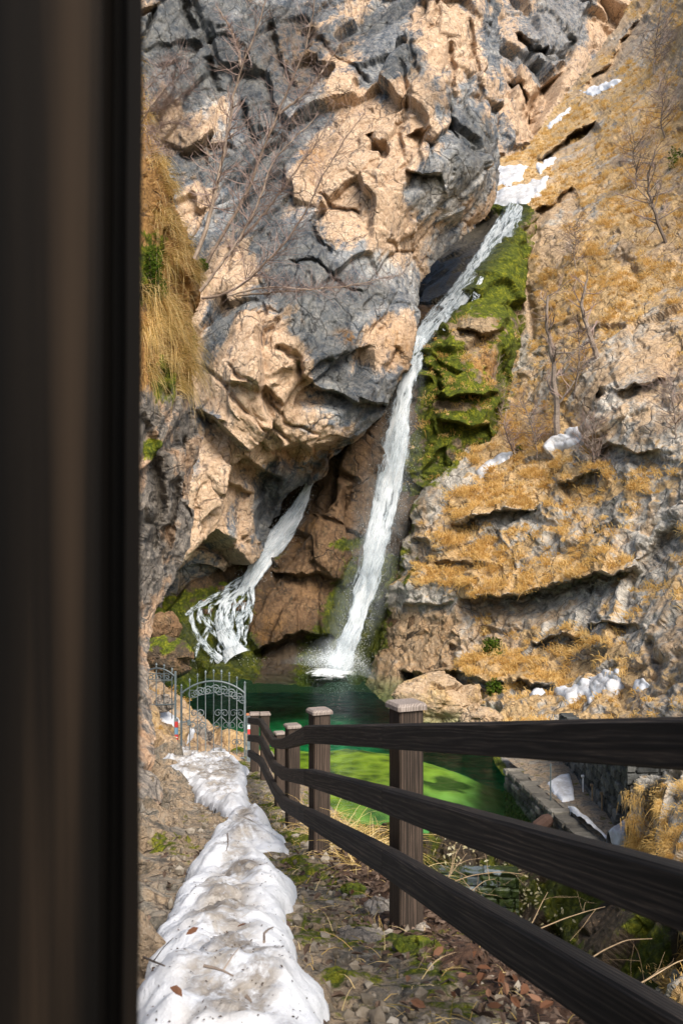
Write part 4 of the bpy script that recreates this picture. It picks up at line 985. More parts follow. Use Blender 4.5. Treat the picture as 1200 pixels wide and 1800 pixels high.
# ------------------------------------------------------------------ timber fence, near post, iron gate
def timber(name, sections, mat, parent=None, uvec=None, seg=10, wob=.003, closed=True, seed=0):
    """sections: list of rings (k x 3) joined along the timber; grain attribute follows its length"""
    rings = [np.asarray(r, float) for r in sections]
    k = len(rings[0]); out = []
    for a in range(len(rings) - 1):
        for s in range(seg):
            out.append(rings[a] + (rings[a + 1] - rings[a]) * s / seg)
    out.append(rings[-1])
    m = len(out); C = np.array([r.mean(0) for r in out]); Ls = np.concatenate([[0], np.cumsum(np.linalg.norm(np.diff(C, axis=0), axis=1))])
    V = np.concatenate(out); cen = np.repeat(C, k, 0)
    T = C[-1] - C[0]; T /= np.linalg.norm(T); a = np.cross(T, [0, 0, 1.]); a = a / np.linalg.norm(a) if np.linalg.norm(a) > .2 else np.array([1., 0, 0]); b = np.cross(a, T)
    loc = V - cen; jit = random.random() * 40
    grain = np.stack([np.repeat(Ls, k) + jit, loc @ a + jit, loc @ b + jit * .5], 1)
    inner = np.repeat((np.arange(m) > 0) & (np.arange(m) < m - 1), k)
    V = V + (np.stack([fbm(V / .22, 3, 5 + seed), fbm(V / .22, 3, 8 + seed), fbm(V / .22, 3, 12 + seed)], 1) * wob + np.stack([noise(V / .03, 15), noise(V / .03, 18), noise(V / .03, 21)], 1) * wob * .35) * inner[:, None]
    Fc = []
    for r in range(m - 1):
        for j in range(k):
            Fc.append((r * k + j, r * k + (j + 1) % k, (r + 1) * k + (j + 1) % k, (r + 1) * k + j))
    Fc.append(tuple(range(k - 1, -1, -1))); Fc.append(tuple((m - 1) * k + j for j in range(k)))
    ff = [i for f in Fc for i in f]
    return mesh_np(name, V, ff, [len(f) for f in Fc], mat, parent, False, dict(grain=grain))

J = [  # px, depth, (top, bottom) of the rail's front face for three rails
    (1430, 1.22, (1248, 1392), (1600, 1748), (1985, 2140)),
    (1200, 1.80, (1261, 1355), (1533, 1642), (1800, 1925)),
    (671, 3.87, (1273, 1316), (1386, 1429), (1494, 1540)),
    (534, 5.60, (1275, 1306), (1352, 1381), (1423, 1450)),
    (494, 8.20, (1298, 1317), (1351, 1371), (1403, 1423)),
    (477, 10.3, (1299, 1314), (1340, 1356), (1379, 1394)),
    (454, 13.2, (1263, 1275), (1294, 1306), (1331, 1343)),
    (435, 14.6, (1261, 1272), (1292, 1303), (1318, 1330))]
fence = empty('wooden_fence', (J[2][0] * 0 + .26, 4.05, -1.72)); tag(fence, 'dark weathered timber fence with three rails running down beside the path', 'fence')
pts2 = np.array([P(j[0], 900, j[1])[:2] for j in J])
for i in range(len(J) - 1):
    u = pts2[i + 1] - pts2[i]; u /= np.linalg.norm(u); perp = np.array([u[1], -u[0]])    # away from the path
    for lev in (2, 3, 4):
        secs = []
        for jj, e in ((i, .0012), (i + 1, -.0012)):
            px, d, *_ = J[jj]; yt, yb = J[jj][lev]
            T = P(px, yt, d); Bt = P(px, yb, d)
            T[:2] += u * e; Bt[:2] += u * e
            th = .062; ch = .010; pv = np.array([perp[0], perp[1], 0]); zz = np.array([0, 0, 1.])
            secs.append([Bt + zz * .004, Bt + pv * .004, Bt + pv * (th - .006), Bt + pv * th + zz * .006, T + pv * th - zz * .006, T + pv * (th - .006), T + pv * ch, T - zz * ch * .9])
        # ring order must run round the timber
        r = timber('rail', secs, M_wood, fence, seg=26 if i < 3 else 8, wob=.0013, seed=i * 3 + lev)
        r.matrix_parent_inverse.translation = -fence.location
POSTS = [(715, 4.02, 1250, 1652, 61, 22, 1.0), (561, 5.78, 1257, 1500, 40, 22, 1.0), (513.5, 8.4, 1281, 1470, 28, 20, 1.0), (491, 10.5, 1292, 1434, 20, 20, 1.0), (465, 13.4, 1258, 1374, 18, 10, 1.0), (447, 14.8, 1258, 1358, 17, 8, 1.0)]
for (px, d, yt, yb, wpx, yaw, _) in POSTS:
    T = P(px, yt, d); Bm = P(px, yb, d)
    w = wpx / F * d / (math.cos(math.radians(yaw)) + math.sin(math.radians(yaw)))
    a = math.radians(yaw); hw = w / 2; c = .006
    sq = [(-hw + c, -hw), (hw - c, -hw), (hw, -hw + c), (hw, hw - c), (hw - c, hw), (-hw + c, hw), (-hw, hw - c), (-hw, -hw + c)]
    R = lambda x, y: (x * math.cos(a) - y * math.sin(a), x * math.sin(a) + y * math.cos(a))
    ring = lambda z: [np.array([T[0] + R(x, y)[0], d + hw + R(x, y)[1], z]) for x, y in sq]
    po = timber('post', [ring(Bm[2] - .35), ring(T[2])], M_post, fence, seg=24, wob=.0018, seed=int(px))
    po.matrix_parent_inverse.translation = -fence.location
    cw = w * .62; ct = .030 * w / .11
    cr = lambda s, z: [np.array([T[0] + R(x * s / hw, y * s / hw)[0], d + hw + R(x * s / hw, y * s / hw)[1], z]) for x, y in sq]
    cp = timber('post_cap', [cr(cw, T[2] + .002), cr(cw, T[2] + ct * .6), cr(cw * .86, T[2] + ct)], M_wood_cap, po, seg=3, wob=.002, seed=int(px) + 5)
# ---- big dark post close to the eye, with a grooved edge
prof = [(-.50, .60), (-.148, .60), (-.1455, .6025), (-.1445, .628), (-.1335, .628), (-.1325, .604), (-.1305, .6015), (-.1225, .6015), (-.1215, .603), (-.1460, .70), (-.50, .70)]
tilt = .0045
pr = lambda z: [np.array([x + tilt * z, y, z]) for x, y in prof]
po = timber('wooden_post', [pr(-1.6), pr(1.3)], M_hut, None, seg=60, wob=.0016, seed=77)
tag(po, 'massive dark timber post with a grooved edge filling the left side', 'post')

# ---- iron gate
GD = 17.0
def gp(x, y, d=GD): return P(240 + x / 5, 1150 + y / 5, d)   # readings taken from an enlarged view
def scroll(c, r, turns=1.35, start=0.0, flip=1, n=16):
    pts = []
    for k in range(n):
        f = k / (n - 1); an = start + flip * turns * 2 * math.pi * f; rr = r * (1 - .72 * f)
        pts.append((c[0] + rr * math.cos(an), c[1], c[2] + rr * math.sin(an)))
    return pts
def finial(parent, c):
    m = MB(); m.lathe(c, [(.006, -.012), (.016, 0), (.010, .012), (.021, .030), (.017, .042), (.003, .068)], 8)
    f = m.build('finial', M_iron, parent)
gate = empty('iron_gate', gp(395, 860)); tag(gate, 'arched wrought iron gate leaf with spiked bars at the end of the fence', 'gate')
def gadd(mb, name, root, parent=None):
    o = mb.build(name, M_iron, parent or root)
    return o
def fixp(root):
    for ch in root.children: ch.matrix_parent_inverse.translation = -root.location
def arch_z(x):
    f = (x - 675) / 277.0
    return 235 + 92 * f * f + 14 * abs(f) ** 4
for x, yt in ((395, 300), (952, 276)):
    m = MB(); a, b = gp(x, yt), gp(x, 900); m.box((a + b) / 2, (.034, .034, a[2] - b[2]), bev=.004)
    s = gadd(m, 'stile', gate); finial(s, a + np.array([0, 0, .012]))
for x, yt in ((468, 250), (537, 205), (607, 180), (678, 170), (747, 175), (815, 195), (882, 232)):
    m = MB(); a, b = gp(x, yt), gp(x, 905); m.tube([b, a], .0085, 6)
    s = gadd(m, 'bar', gate); finial(s, a + np.array([0, 0, .01]))
m = MB(); m.tube([gp(x, arch_z(x)) + np.array([0, -.012, 0]) for x in np.linspace(398, 950, 26)], .016, 6); gadd(m, 'arch', gate)
m = MB(); m.tube([gp(398, 895) + np.array([0, -.01, 0]), gp(950, 912) + np.array([0, -.01, 0])], .014, 6); gadd(m, 'bottom_rail', gate)
m = MB(); m.tube([gp(385, 598), gp(480, 592)], .012, 6); m.box(gp(462, 598) + np.array([0, -.02, 0]), (.05, .03, .10), bev=.004); gadd(m, 'latch', gate)
for k, x in enumerate((505, 570, 640, 710, 780, 848, 915)):
    m = MB(); yy = arch_z(x) + 78
    fl = 1 if x < 675 else -1
    c1, c2 = gp(x - 14, yy + 6 * fl), gp(x + 16, yy - 6 * fl)
    m.tube(scroll(c1, .085, 1.3, .6 if fl > 0 else 2.6, fl), .0085, 5); m.tube(scroll(c2, .075, 1.2, 3.6 if fl > 0 else 5.6, fl), .0085, 5)
    gadd(m, 'scroll', gate)
for cx in (537, 745, 882):
    for y0, y1, sgn in ((520, 628, 1),):
        m = MB()
        for s in (-1, 1):
            m.tube(scroll(gp(cx + s * 30, 518), .07, 1.2, math.pi if s > 0 else 0, -s), .008, 5)
            m.tube([gp(cx, 545), gp(cx + s * 62, 612)], .007, 5)
            m.tube(scroll(gp(cx + s * 42, 628), .07, 1.2, math.pi if s < 0 else 0, s), .008, 5)
        gadd(m, 'scroll', gate)
m = MB()
for s in (-1, 1): m.tube(scroll(gp(882 + s * 20, 775), .055, 1.2, math.pi if s > 0 else 0, -s), .008, 5)
gadd(m, 'scroll', gate)
fixp(gate)
# side panel on the rock
PD = 17.35
side = empty('iron_gate', gp(210, 445, PD)); tag(side, 'smaller arched iron gate panel standing on the rock, half hidden behind the dark post', 'gate', None)
for x, yt, yb in ((105, 120, 560), (175, 108, 450), (243, 118, 445), (313, 150, 565), (36, 150, 460)):
    m = MB(); a, b = gp(x, yt, PD), gp(x, yb, PD); m.tube([b, a], .0095, 6); s = gadd(m, 'bar', side); finial(s, a)
m = MB(); m.tube([gp(x, 122 + 60 * ((x - 185) / 140.) ** 2, PD) + np.array([0, -.012, 0]) for x in np.linspace(20, 338, 20)], .015, 6); gadd(m, 'arch', side)
m = MB(); m.tube([gp(20, 450, PD) + np.array([0, -.01, 0]), gp(338, 440, PD) + np.array([0, -.01, 0])], .012, 6); gadd(m, 'cross_rail', side); m = MB(); m.tube([gp(140, 236, PD), gp(312, 232, PD)], .009, 6); gadd(m, 'cross_rail', side)
for x in (140, 210, 278):
    m = MB(); m.tube(scroll(gp(x - 14, 200, PD), .075, 1.3, .5, 1), .0085, 5); m.tube(scroll(gp(x + 16, 192, PD), .07, 1.2, 3.5, 1), .0085, 5); gadd(m, 'scroll', side)
fixp(side)
# posts with stickers
def gate_post(px, yt, yb, d, label, thick):
    a, b = P(px, yt, d), P(px, yb + 12, d)
    g = empty('gate_post', b); tag(g, label, 'gate post')
    m = MB(); zmid = a[2] * .45 + b[2] * .55 if thick else a[2]
    if thick:
        m.box(((a[0]), d, (a[2] + zmid) / 2), (.036, .036, a[2] - zmid), bev=.004); m.box((a[0] + .012, d, (zmid + b[2]) / 2), (.07, .04, zmid - b[2]), bev=.005)
    else:
        m.box(((a[0]), d, (a[2] + b[2]) / 2), (.065, .05, a[2] - b[2]), bev=.005)
    m.build('shaft', M_iron, g)
    return g, a, b
g, a, b = gate_post(308.5, 1180, 1319, 17.1, 'slim grey iron post with red and white stickers between the two gate panels', True)
def plate(root, name, mat, x, y0, y1, w, d, parent=None, dy=.024):
    p0, p1 = P(x, y0, d), P(x, y1, d); m = MB(); m.box((p0[0], d - dy, (p0[2] + p1[2]) / 2), (w, .004, p0[2] - p1[2]), bev=.001)
    return m.build(name, mat, parent or root)
plate(g, 'sticker', M_red, 310.7, 1268, 1278, .056, 17.1); plate(g, 'sticker', M_bluepaint, 310.7, 1279, 1290, .056, 17.1)
st = plate(g, 'sticker', M_red, 310.7, 1291, 1300, .060, 17.1)
m = MB(); c = P(310.7, 1295.5, 17.1); cc = [(c[0] + .034 * math.cos(k * math.pi / 9), 17.1 - .0275, c[2] + .034 * math.sin(k * math.pi / 9)) for k in range(18)]
m.add(cc + [(x, y - .002, z) for x, y, z in cc], [tuple(range(18, 36))[::-1]] + [(k, (k + 1) % 18, 18 + (k + 1) % 18, 18 + k) for k in range(18)]); m.build('disc', M_red, st)
m = MB(); m.box((c[0], 17.1 - .0315, c[2]), (.044, .002, .013)); m.build('bar', M_white, st)
plate(g, 'sticker', M_red, 310.7, 1305, 1313, .056, 17.1)
fixp(g)
g, a, b = gate_post(437.2, 1256, 1346, 16.6, 'bluish iron post with a red and white marker beside the last fence post', False)
plate(g, 'marker', M_white, 438.6, 1274, 1281, .06, 16.6, dy=.03); plate(g, 'marker', M_red, 438.6, 1281.4, 1290, .06, 16.6, dy=.03); plate(g, 'cap', simple('orange_paint', [(.3, (.4, .16, .08)), (.6, (.5, .22, .12))], 20, .5), 437.2, 1253, 1257, .08, 16.6, dy=.03)
fixp(g)

# ---- boulders
def boulder(label, c, size, mat, seed, masks, cat='rock', n=40, name='boulder', flat=.0, group=None):
    th, ph = np.meshgrid(np.linspace(0, math.pi, n), np.linspace(0, 2 * math.pi, 2 * n, endpoint=False), indexing='ij')
    D = np.stack([np.sin(th) * np.cos(ph), np.sin(th) * np.sin(ph), np.cos(th)], 2).reshape(-1, 3)
    f1, f2, r, v = worley(D * 1.15 + seed * 7.7, seed)
    rad = 1 + .28 * ((r - .5) * v).sum(1) * 2 + .16 * (r[:, 0] - .5) + .14 * fbm(D * 2 + seed, 4, seed + 1) + .05 * fbm(D * 7 + seed, 4, seed + 2)
    V = D * rad[:, None] * np.asarray(size) / 2 + np.asarray(c)
    idx = np.arange(n * 2 * n).reshape(n, 2 * n); nxt = np.roll(idx, -1, 1)
    q = np.stack([idx[:-1], idx[1:], nxt[1:], nxt[:-1]], 2).reshape(-1, 4)
    nn = fbm(V / (max(size) * .3), 4, seed + 6)
    tanv, moss, soil, pale = masks
    up = D[:, 2]
    ob = mesh_np(name, V, q.ravel(), np.full(len(q), 4), mat, None, False, dict(m1=rgb(np.clip(tanv + .5 * nn, 0, 1), np.clip(moss * (sstep(-.2, .6, up)) + .3 * nn * (moss > 0), 0, .9), 0 * up), m2=rgb(np.clip(soil + .4 * nn, 0, 1) * (soil > 0), np.full_like(up, pale), 0 * up)))
    return tag(ob, label, cat, group)
def gb(px, py, d): return P(px, py, d)
def bl(label, px, py, d, wpx, hpx, mat, seed, masks, dep=1.0):
    return boulder(label, P(px, py, d), (wpx / F * d, wpx / F * d * dep, hpx / F * d), mat, seed, masks)
bl('largest pale grey boulder behind the middle bars of the iron gate', 352, 1292, 18.6, 38, 34, M_near, 201, (.3, 0, 0, .7))
bl('grey boulder behind the lower left bars of the iron gate', 321, 1296, 18.2, 24, 22, M_near, 202, (.3, 0, 0, .5))
bl('light grey rock on the bank behind the small gate panel', 288, 1238, 18.2, 34, 30, M_near, 203, (.25, 0, 0, .7))
bl('tan rock low behind the iron gate at the snow edge', 366, 1322, 17.5, 34, 32, M_near, 204, (.6, .2, 0, .3))
bl('mossy stone behind the right end of the iron gate', 418, 1325, 17.8, 30, 22, M_near, 205, (.5, .6, 0, .3))
bl('big rounded brown boulder at the pool edge above the top rail', 768, 1232, 33.5, 150, 84, M_slope, 206, (.95, 0, .42, .2), .8)
bl('small tan rock ledge at the pool edge under the brown boulder', 845, 1262, 30.5, 70, 40, M_slope, 207, (.8, .2, .3, .2))
bl('pale stone beneath the foot of the nearest visible fence post', 742, 1648, 4.0, 46, 40, M_near, 208, (.15, .2, 0, .9), 1.2)
bl('broad flat stone half buried left of the nearest visible fence post', 640, 1668, 3.85, 105, 66, M_near, 209, (.2, .35, 0, .6), .9)
bl('moss covered stone in front of the nearest visible fence post', 735, 1690, 3.62, 100, 84, M_near, 210, (.2, .95, 0, .2), .9)
bl('small mossy stone on the path beside the snow, near the second fence post', 620, 1570, 4.7, 54, 34, M_near, 211, (.3, .75, 0, .4))
bl('pale stone on the path left of the nearest visible fence post', 668, 1600, 4.35, 48, 40, M_near, 212, (.2, .3, 0, .9))
bl('rounded dark mossy rock at the left edge of the pool under the small fall', 284, 1156, 36.5, 92, 70, M_wetrock, 213, (.4, .55, 0, 0))
bl('brown rock beside the foot of the small waterfall', 288, 1106, 38.2, 58, 60, M_wetrock, 214, (.8, .2, 0, 0))
# ------------------------------------------------------------------ falling water
def water_mat(name, thr, sx, sy, seed, white=.86, edge=.9):
    t = NT(name); uv = t.uv()
    n = t.noise(1.0, 6, .68, .5, t.map((sx, sy, 1), loc=(seed, seed * 2.3, 0), src=uv))
    n2 = t.noise(1.0, 5, .65, .3, t.map((sx * 3.2, sy * 3.0, 1), loc=(seed, 3, 0), src=uv))
    s = t.sep(t.attr('m1').outputs['Color'])      # r: across -1..1 folded to 0..1, g: density
    e = t.rng(s[0], .35, 1.0, 0.0, edge)
    v = t.math('ADD', t.math('MULTIPLY', n, .62), t.math('MULTIPLY', n2, .38))
    v = t.math('SUBTRACT', t.math('ADD', v, t.math('MULTIPLY', t.math('SUBTRACT', s[1], .5), .6)), t.math('MULTIPLY', e, .5))
    al = t.rng(v, thr, thr + .17)
    c = t.ramp(v, [(thr + .02, (white * .45, white * .55, white * .62)), (thr + .15, (white * .72, white * .78, white * .82)), (thr + .3, (white * .95, white * .98, white))])
    d = t.n('ShaderNodeBsdfDiffuse'); t.lk(c, d.inputs[0]); t.lk(t.bump(v, .5, .08), d.inputs['Normal'])
    tl = t.n('ShaderNodeBsdfTranslucent'); t.lk(c, tl.inputs[0])
    m0 = t.n('ShaderNodeMixShader'); m0.inputs[0].default_value = .3; t.lk(d.outputs[0], m0.inputs[1]); t.lk(tl.outputs[0], m0.inputs[2])
    tp = t.n('ShaderNodeBsdfTransparent')
    mm = t.n('ShaderNodeMixShader'); t.lk(al, mm.inputs[0]); t.lk(tp.outputs[0], mm.inputs[1]); t.lk(m0.outputs[0], mm.inputs[2])
    return t.done(mm.outputs[0])
def stream(name, pts, mat, parent=None, off=0.0, bulge=.35, wscale=1.0, dens=None, nu=15, step=.12, seed=0, rough=.06):
    """pts: (px, py, depth, width px[, density])"""
    A = np.array([P(p[0], p[1], p[2] - off) for p in pts]); Wd = np.array([p[3] * wscale / F * p[2] for p in pts])
    Dn = np.array([p[4] if len(p) > 4 else .6 for p in pts])
    L = np.concatenate([[0], np.cumsum(np.linalg.norm(np.diff(A, axis=0), axis=1))])
    n = max(int(L[-1] / step), 8); s = np.linspace(0, L[-1], n)
    # smooth the guide
    C = np.stack([np.interp(s, L, A[:, k]) for k in range(3)], 1); Wv = np.interp(s, L, Wd); Dv = np.interp(s, L, Dn)
    for _ in range(int(.7 / step)):
        C[1:-1] = (C[:-2] + 2 * C[1:-1] + C[2:]) / 4; Wv[1:-1] = (Wv[:-2] + 2 * Wv[1:-1] + Wv[2:]) / 4
    T = np.gradient(C, axis=0); T /= np.linalg.norm(T, axis=1)[:, None]
    view = C / np.linalg.norm(C, axis=1)[:, None]
    side = np.cross(T, view); side /= np.linalg.norm(side, axis=1)[:, None]
    front = np.cross(side, T); front *= np.where((front * view).sum(1) > 0, -1, 1)[:, None]
    V = []; UV = []; M1 = []
    f = np.linspace(-1, 1, nu)
    for k in range(n):
        an = f * 1.45
        pos = C[k] + side[k] * (np.sin(an) / math.sin(1.45) * Wv[k] / 2)[:, None] + front[k] * ((np.cos(an) - .12) * Wv[k] * bulge)[:, None]
        V.append(pos); UV.append(np.stack([f * Wv[k] * .5, np.full(nu, s[k])], 1))
        M1.append(np.stack([np.abs(f), np.full(nu, Dv[k]), np.zeros(nu)], 1))
    V = np.concatenate(V); UV = np.concatenate(UV); M1 = np.concatenate(M1)
    sc = V / np.array([.22, .22, .8])
    V = V + np.stack([fbm(sc, 3, seed + 1), fbm(sc, 3, seed + 2), .3 * fbm(sc, 3, seed + 3)], 1) * rough * (1 + 0 * UV[:, :1])
    idx = np.arange(n * nu).reshape(n, nu); q = np.stack([idx[:-1, :-1], idx[:-1, 1:], idx[1:, 1:], idx[1:, :-1]], 2).reshape(-1, 4)
    return mesh_np(name, V, q.ravel(), np.full(len(q), 4), mat, parent, True, dict(m1=M1), UV)
W_core = water_mat('white_water_core', .35, 4.5, .45, 1.0, .82)
W_chute = water_mat('white_water_chute', .47, 5.5, .6, 2.0, .62)
W_veil = water_mat('white_water_veil', .55, 7.0, .6, 5.0, .68)
W_branch = water_mat('white_water_branch', .47, 9.0, 1.5, 3.0, .8, .95)
W_thin = water_mat('white_water_strands', .53, 8.5, .7, 9.0, .7, 1.0)
t = NT('drifting_mist'); s = t.sep(t.attr('m1').outputs['Color']); n = t.noise(1.0, 5, .6, .4, t.map((.9, .9, .5)))
f = t.math('MULTIPLY', t.math('POWER', t.math('SUBTRACT', 1.0, s[0]), 1.5), t.math('MULTIPLY', s[1], t.rng(n, .3, .7)))
d = t.n('ShaderNodeBsdfDiffuse'); d.inputs[0].default_value = (.62, .68, .7, 1); tp = t.n('ShaderNodeBsdfTransparent'); mm = t.n('ShaderNodeMixShader')
t.lk(t.math('MULTIPLY', f, .55), mm.inputs[0]); t.lk(tp.outputs[0], mm.inputs[1]); t.lk(d.outputs[0], mm.inputs[2]); W_mist = t.done(mm.outputs[0])
M_drop = simple('water_drops', [(.3, (.7, .74, .77)), (.7, (.84, .86, .87))], 10, .4)

def spray(name, pts_r, n, seed, parent, size=(.004, .011)):
    r = np.random.default_rng(seed); V = []; Fc = []
    tet = np.array([(1, 1, 1), (-1, -1, 1), (-1, 1, -1), (1, -1, -1)]) * .8
    k = r.integers(0, len(pts_r), n); C = np.array([p[:3] for p in pts_r])[k] + r.normal(size=(n, 3)) * np.array([p[3:6] for p in pts_r])[k]
    s = r.uniform(*size, n)
    V = (C[:, None, :] + tet[None] * s[:, None, None] * np.array([1, 1, 1.5])).reshape(-1, 3)
    b = np.arange(n)[:, None, None] * 4 + np.array([(0, 1, 2), (0, 3, 1), (0, 2, 3), (1, 3, 2)])[None]
    o = mesh_np(name, V, b.ravel(), np.full(n * 4, 3), M_drop, parent, True, dict(rnd=r.random(n * 4)))
    o['kind'] = 'stuff'
    return o
def foam(name, px, py, rx, ry, parent, seed, dens=.5):
    """broken white foam lying on the pool"""
    d = -POOL * F / (py - 900.0); c = P(px, py, d); R = rx / F * d; Ry = ry / F * d * d / -POOL * 1.0
    uu, vv = np.meshgrid(np.linspace(-1, 1, 70), np.linspace(-1, 1, 70)); u, v = uu.ravel(), vv.ravel(); rr = np.sqrt(u * u + v * v)
    V = np.stack([c[0] + u * R, c[1] + v * Ry, np.full(len(u), POOL + .006)], 1)
    V[:, 2] += .10 * np.clip(1 - rr * 1.6, 0, 1) * (1 + fbm(V / .25, 3, seed)) + .008
    idx = np.arange(4900).reshape(70, 70); q = np.stack([idx[:-1, :-1], idx[:-1, 1:], idx[1:, 1:], idx[1:, :-1]], 2).reshape(-1, 4)
    q = q[rr[q].min(1) < 1]
    return mesh_np(name, V, q.ravel(), np.full(len(q), 4), M_foam, parent, True, dict(m1=rgb(rr, np.full(len(u), dens), 0 * u)))
t = NT('pool_foam'); n = t.noise(1.0, 7, .7, .8, t.map((2.2, 1.6, 2))); s = t.sep(t.attr('m1').outputs['Color'])
v = t.math('SUBTRACT', t.math('ADD', n, t.math('MULTIPLY', s[1], .5)), t.math('MULTIPLY', t.rng(s[0], .0, 1.0, 0, 1, False), .75))
d = t.n('ShaderNodeBsdfDiffuse'); d.inputs[0].default_value = (.82, .86, .86, 1); tp = t.n('ShaderNodeBsdfTransparent'); mm = t.n('ShaderNodeMixShader')
t.lk(t.rng(v, .33, .62), mm.inputs[0]); t.lk(tp.outputs[0], mm.inputs[1]); t.lk(d.outputs[0], mm.inputs[2]); M_foam = t.done(mm.outputs[0])

def sdep(surf, x, y, lift):
    return on(surf, x, y)[0][1] - lift
# tall fall
tall = empty('waterfall', P(594, 1178, 40.7)); tag(tall, 'tall white waterfall sliding down a chute and plunging into the pool', 'waterfall', kind='thing')
ch = [(908, 364, 36, .62), (900, 380, 42, .66), (884, 408, 50, .68), (868, 430, 50, .66), (850, 456, 44, .66), (832, 482, 42, .66), (814, 508, 46, .66), (797, 530, 46, .64), (778, 550, 46, .64), (760, 568, 42, .66), (746, 586, 34, .72), (738, 600, 28, .85)]
zs = [sdep(S_step, x, y, .1) for x, y, *_ in ch]
for k in range(1, len(zs)): zs[k] = min(zs[k], zs[k - 1])
for k in range(len(zs) - 2, -1, -1): zs[k] = max(min(zs[k], zs[k + 1] + 2.2), zs[k + 1])
chute = [(x, y, z, w * 1.18, dn) for (x, y, w, dn), z in zip(ch, zs)]
lip = chute[-1][2]
mf = [(738, 596, 30), (732, 615, 31), (723, 648, 38), (714, 680, 42), (707, 710, 46), (700, 752, 52), (693, 795, 60), (685, 838, 66), (676, 885, 66), (667, 925, 60), (658, 965, 57), (648, 1010, 54), (638, 1050, 53), (626, 1090, 50), (614, 1125, 46), (604, 1152, 42), (596, 1176, 46), (592, 1188, 46)]
fall = [(x, y, lip - .15 - (lip - .15 - 40.75) * (k / (len(mf) - 1)) ** .9, w, .62 + .1 * math.sin(k * 1.3) + .12 * (k > 13)) for k, (x, y, w) in enumerate(mf)]
a = stream('chute', chute, W_chute, tall, 0, .16, 1.0, seed=1); stream('veil', [(x, y, z, w * 1.12, dn - .05) for x, y, z, w, dn in chute], W_veil, a, .12, .2, seed=4)
b = stream('plunge', fall, W_core, tall, 0, .3, .86, seed=7, rough=.12); stream('veil', [(x + 2, y, z, w, dn) for x, y, z, w, dn in fall], W_veil, b, .15, .42, 1.1, seed=11, rough=.16)
stream('veil', [(x - 1, y, z, w, dn - .06) for x, y, z, w, dn in fall], W_thin, b, -.18, .42, 1.3, seed=15, rough=.18)
stream('mist', [(x - 3, y, z, w * 1.9, .1 + .5 * k / len(fall)) for k, (x, y, z, w, dn) in enumerate(fall)], W_mist, b, .35, .3, seed=18, rough=.15)
stream('mist', [(590, 1120, 40.5, 60, .0), (588, 1145, 40.4, 110, .5), (585, 1168, 40.3, 160, .9), (582, 1184, 40.2, 190, .6)], W_mist, b, .3, .35, seed=19, rough=.1)
sd_ = [(846, 488, 9, .6), (842, 500, 13, .62), (836, 520, 15, .58), (832, 540, 13, .6), (826, 562, 10, .55), (820, 574, 6, .5)]
stream('side_trickle', [(x, y, sdep(S_step, x, y, .22), w, dn) for x, y, w, dn in sd_], W_branch, tall, 0, .2, 1.25, seed=21, rough=.03)
stream('side_trickle', [(x, y, sdep(S_step, x, y, .22), w, dn) for x, y, w, dn in [(790, 536, 8, .6), (786, 552, 10, .6), (782, 568, 9, .55), (779, 582, 6, .5)]], W_branch, tall, 0, .2, 1.25, seed=25, rough=.03)
sp = [(*P(x, y, z), w / F * z * .33, .35, .5) for x, y, z, w, dn in fall[5:]] + [(*P(592, 1165, 40.7), .55, .5, .28)] * 8
spray('spray', sp, 9000, 5, tall)
foam('foam', 580, 1183, 66, 17, tall, 3, .66)
for ob_ in list(tall.children): ob_.matrix_parent_inverse.translation = -tall.location
# small fall at the left
small = empty('waterfall', P(410, 1165, 40.9)); tag(small, 'smaller waterfall gushing from a crack and splitting over mossy boulders', 'waterfall', kind='thing')
def sm(pts, lift=.25):
    q = []
    for a, b in zip(pts[:-1], pts[1:]):
        m = max(1, int(math.hypot(b[0] - a[0], b[1] - a[1]) / 5))
        q += [tuple(a[i] + (b[i] - a[i]) * k / m for i in range(4)) for k in range(m)]
    pts = q + [pts[-1]]
    return [(x, y, min(sdep(S_back, x, y, lift), 44.6), w, dn) for x, y, w, dn in pts]
up_ = sm([(549, 840, 9, .7), (541, 858, 17, .66), (531, 880, 25, .66), (519, 904, 34, .66), (505, 925, 44, .66), (492, 944, 48, .68), (478, 962, 46, .68), (464, 980, 42, .68), (452, 998, 38, .68), (442, 1014, 34, .66), (434, 1030, 30, .66)], .35)
a = stream('gush', up_, W_core, small, 0, .25, 1.05, seed=31, rough=.08); stream('veil', [(x - 2, y, z, w, d_ - .02) for x, y, z, w, d_ in up_], W_veil, a, .15, .35, 1.15, seed=33, rough=.1)
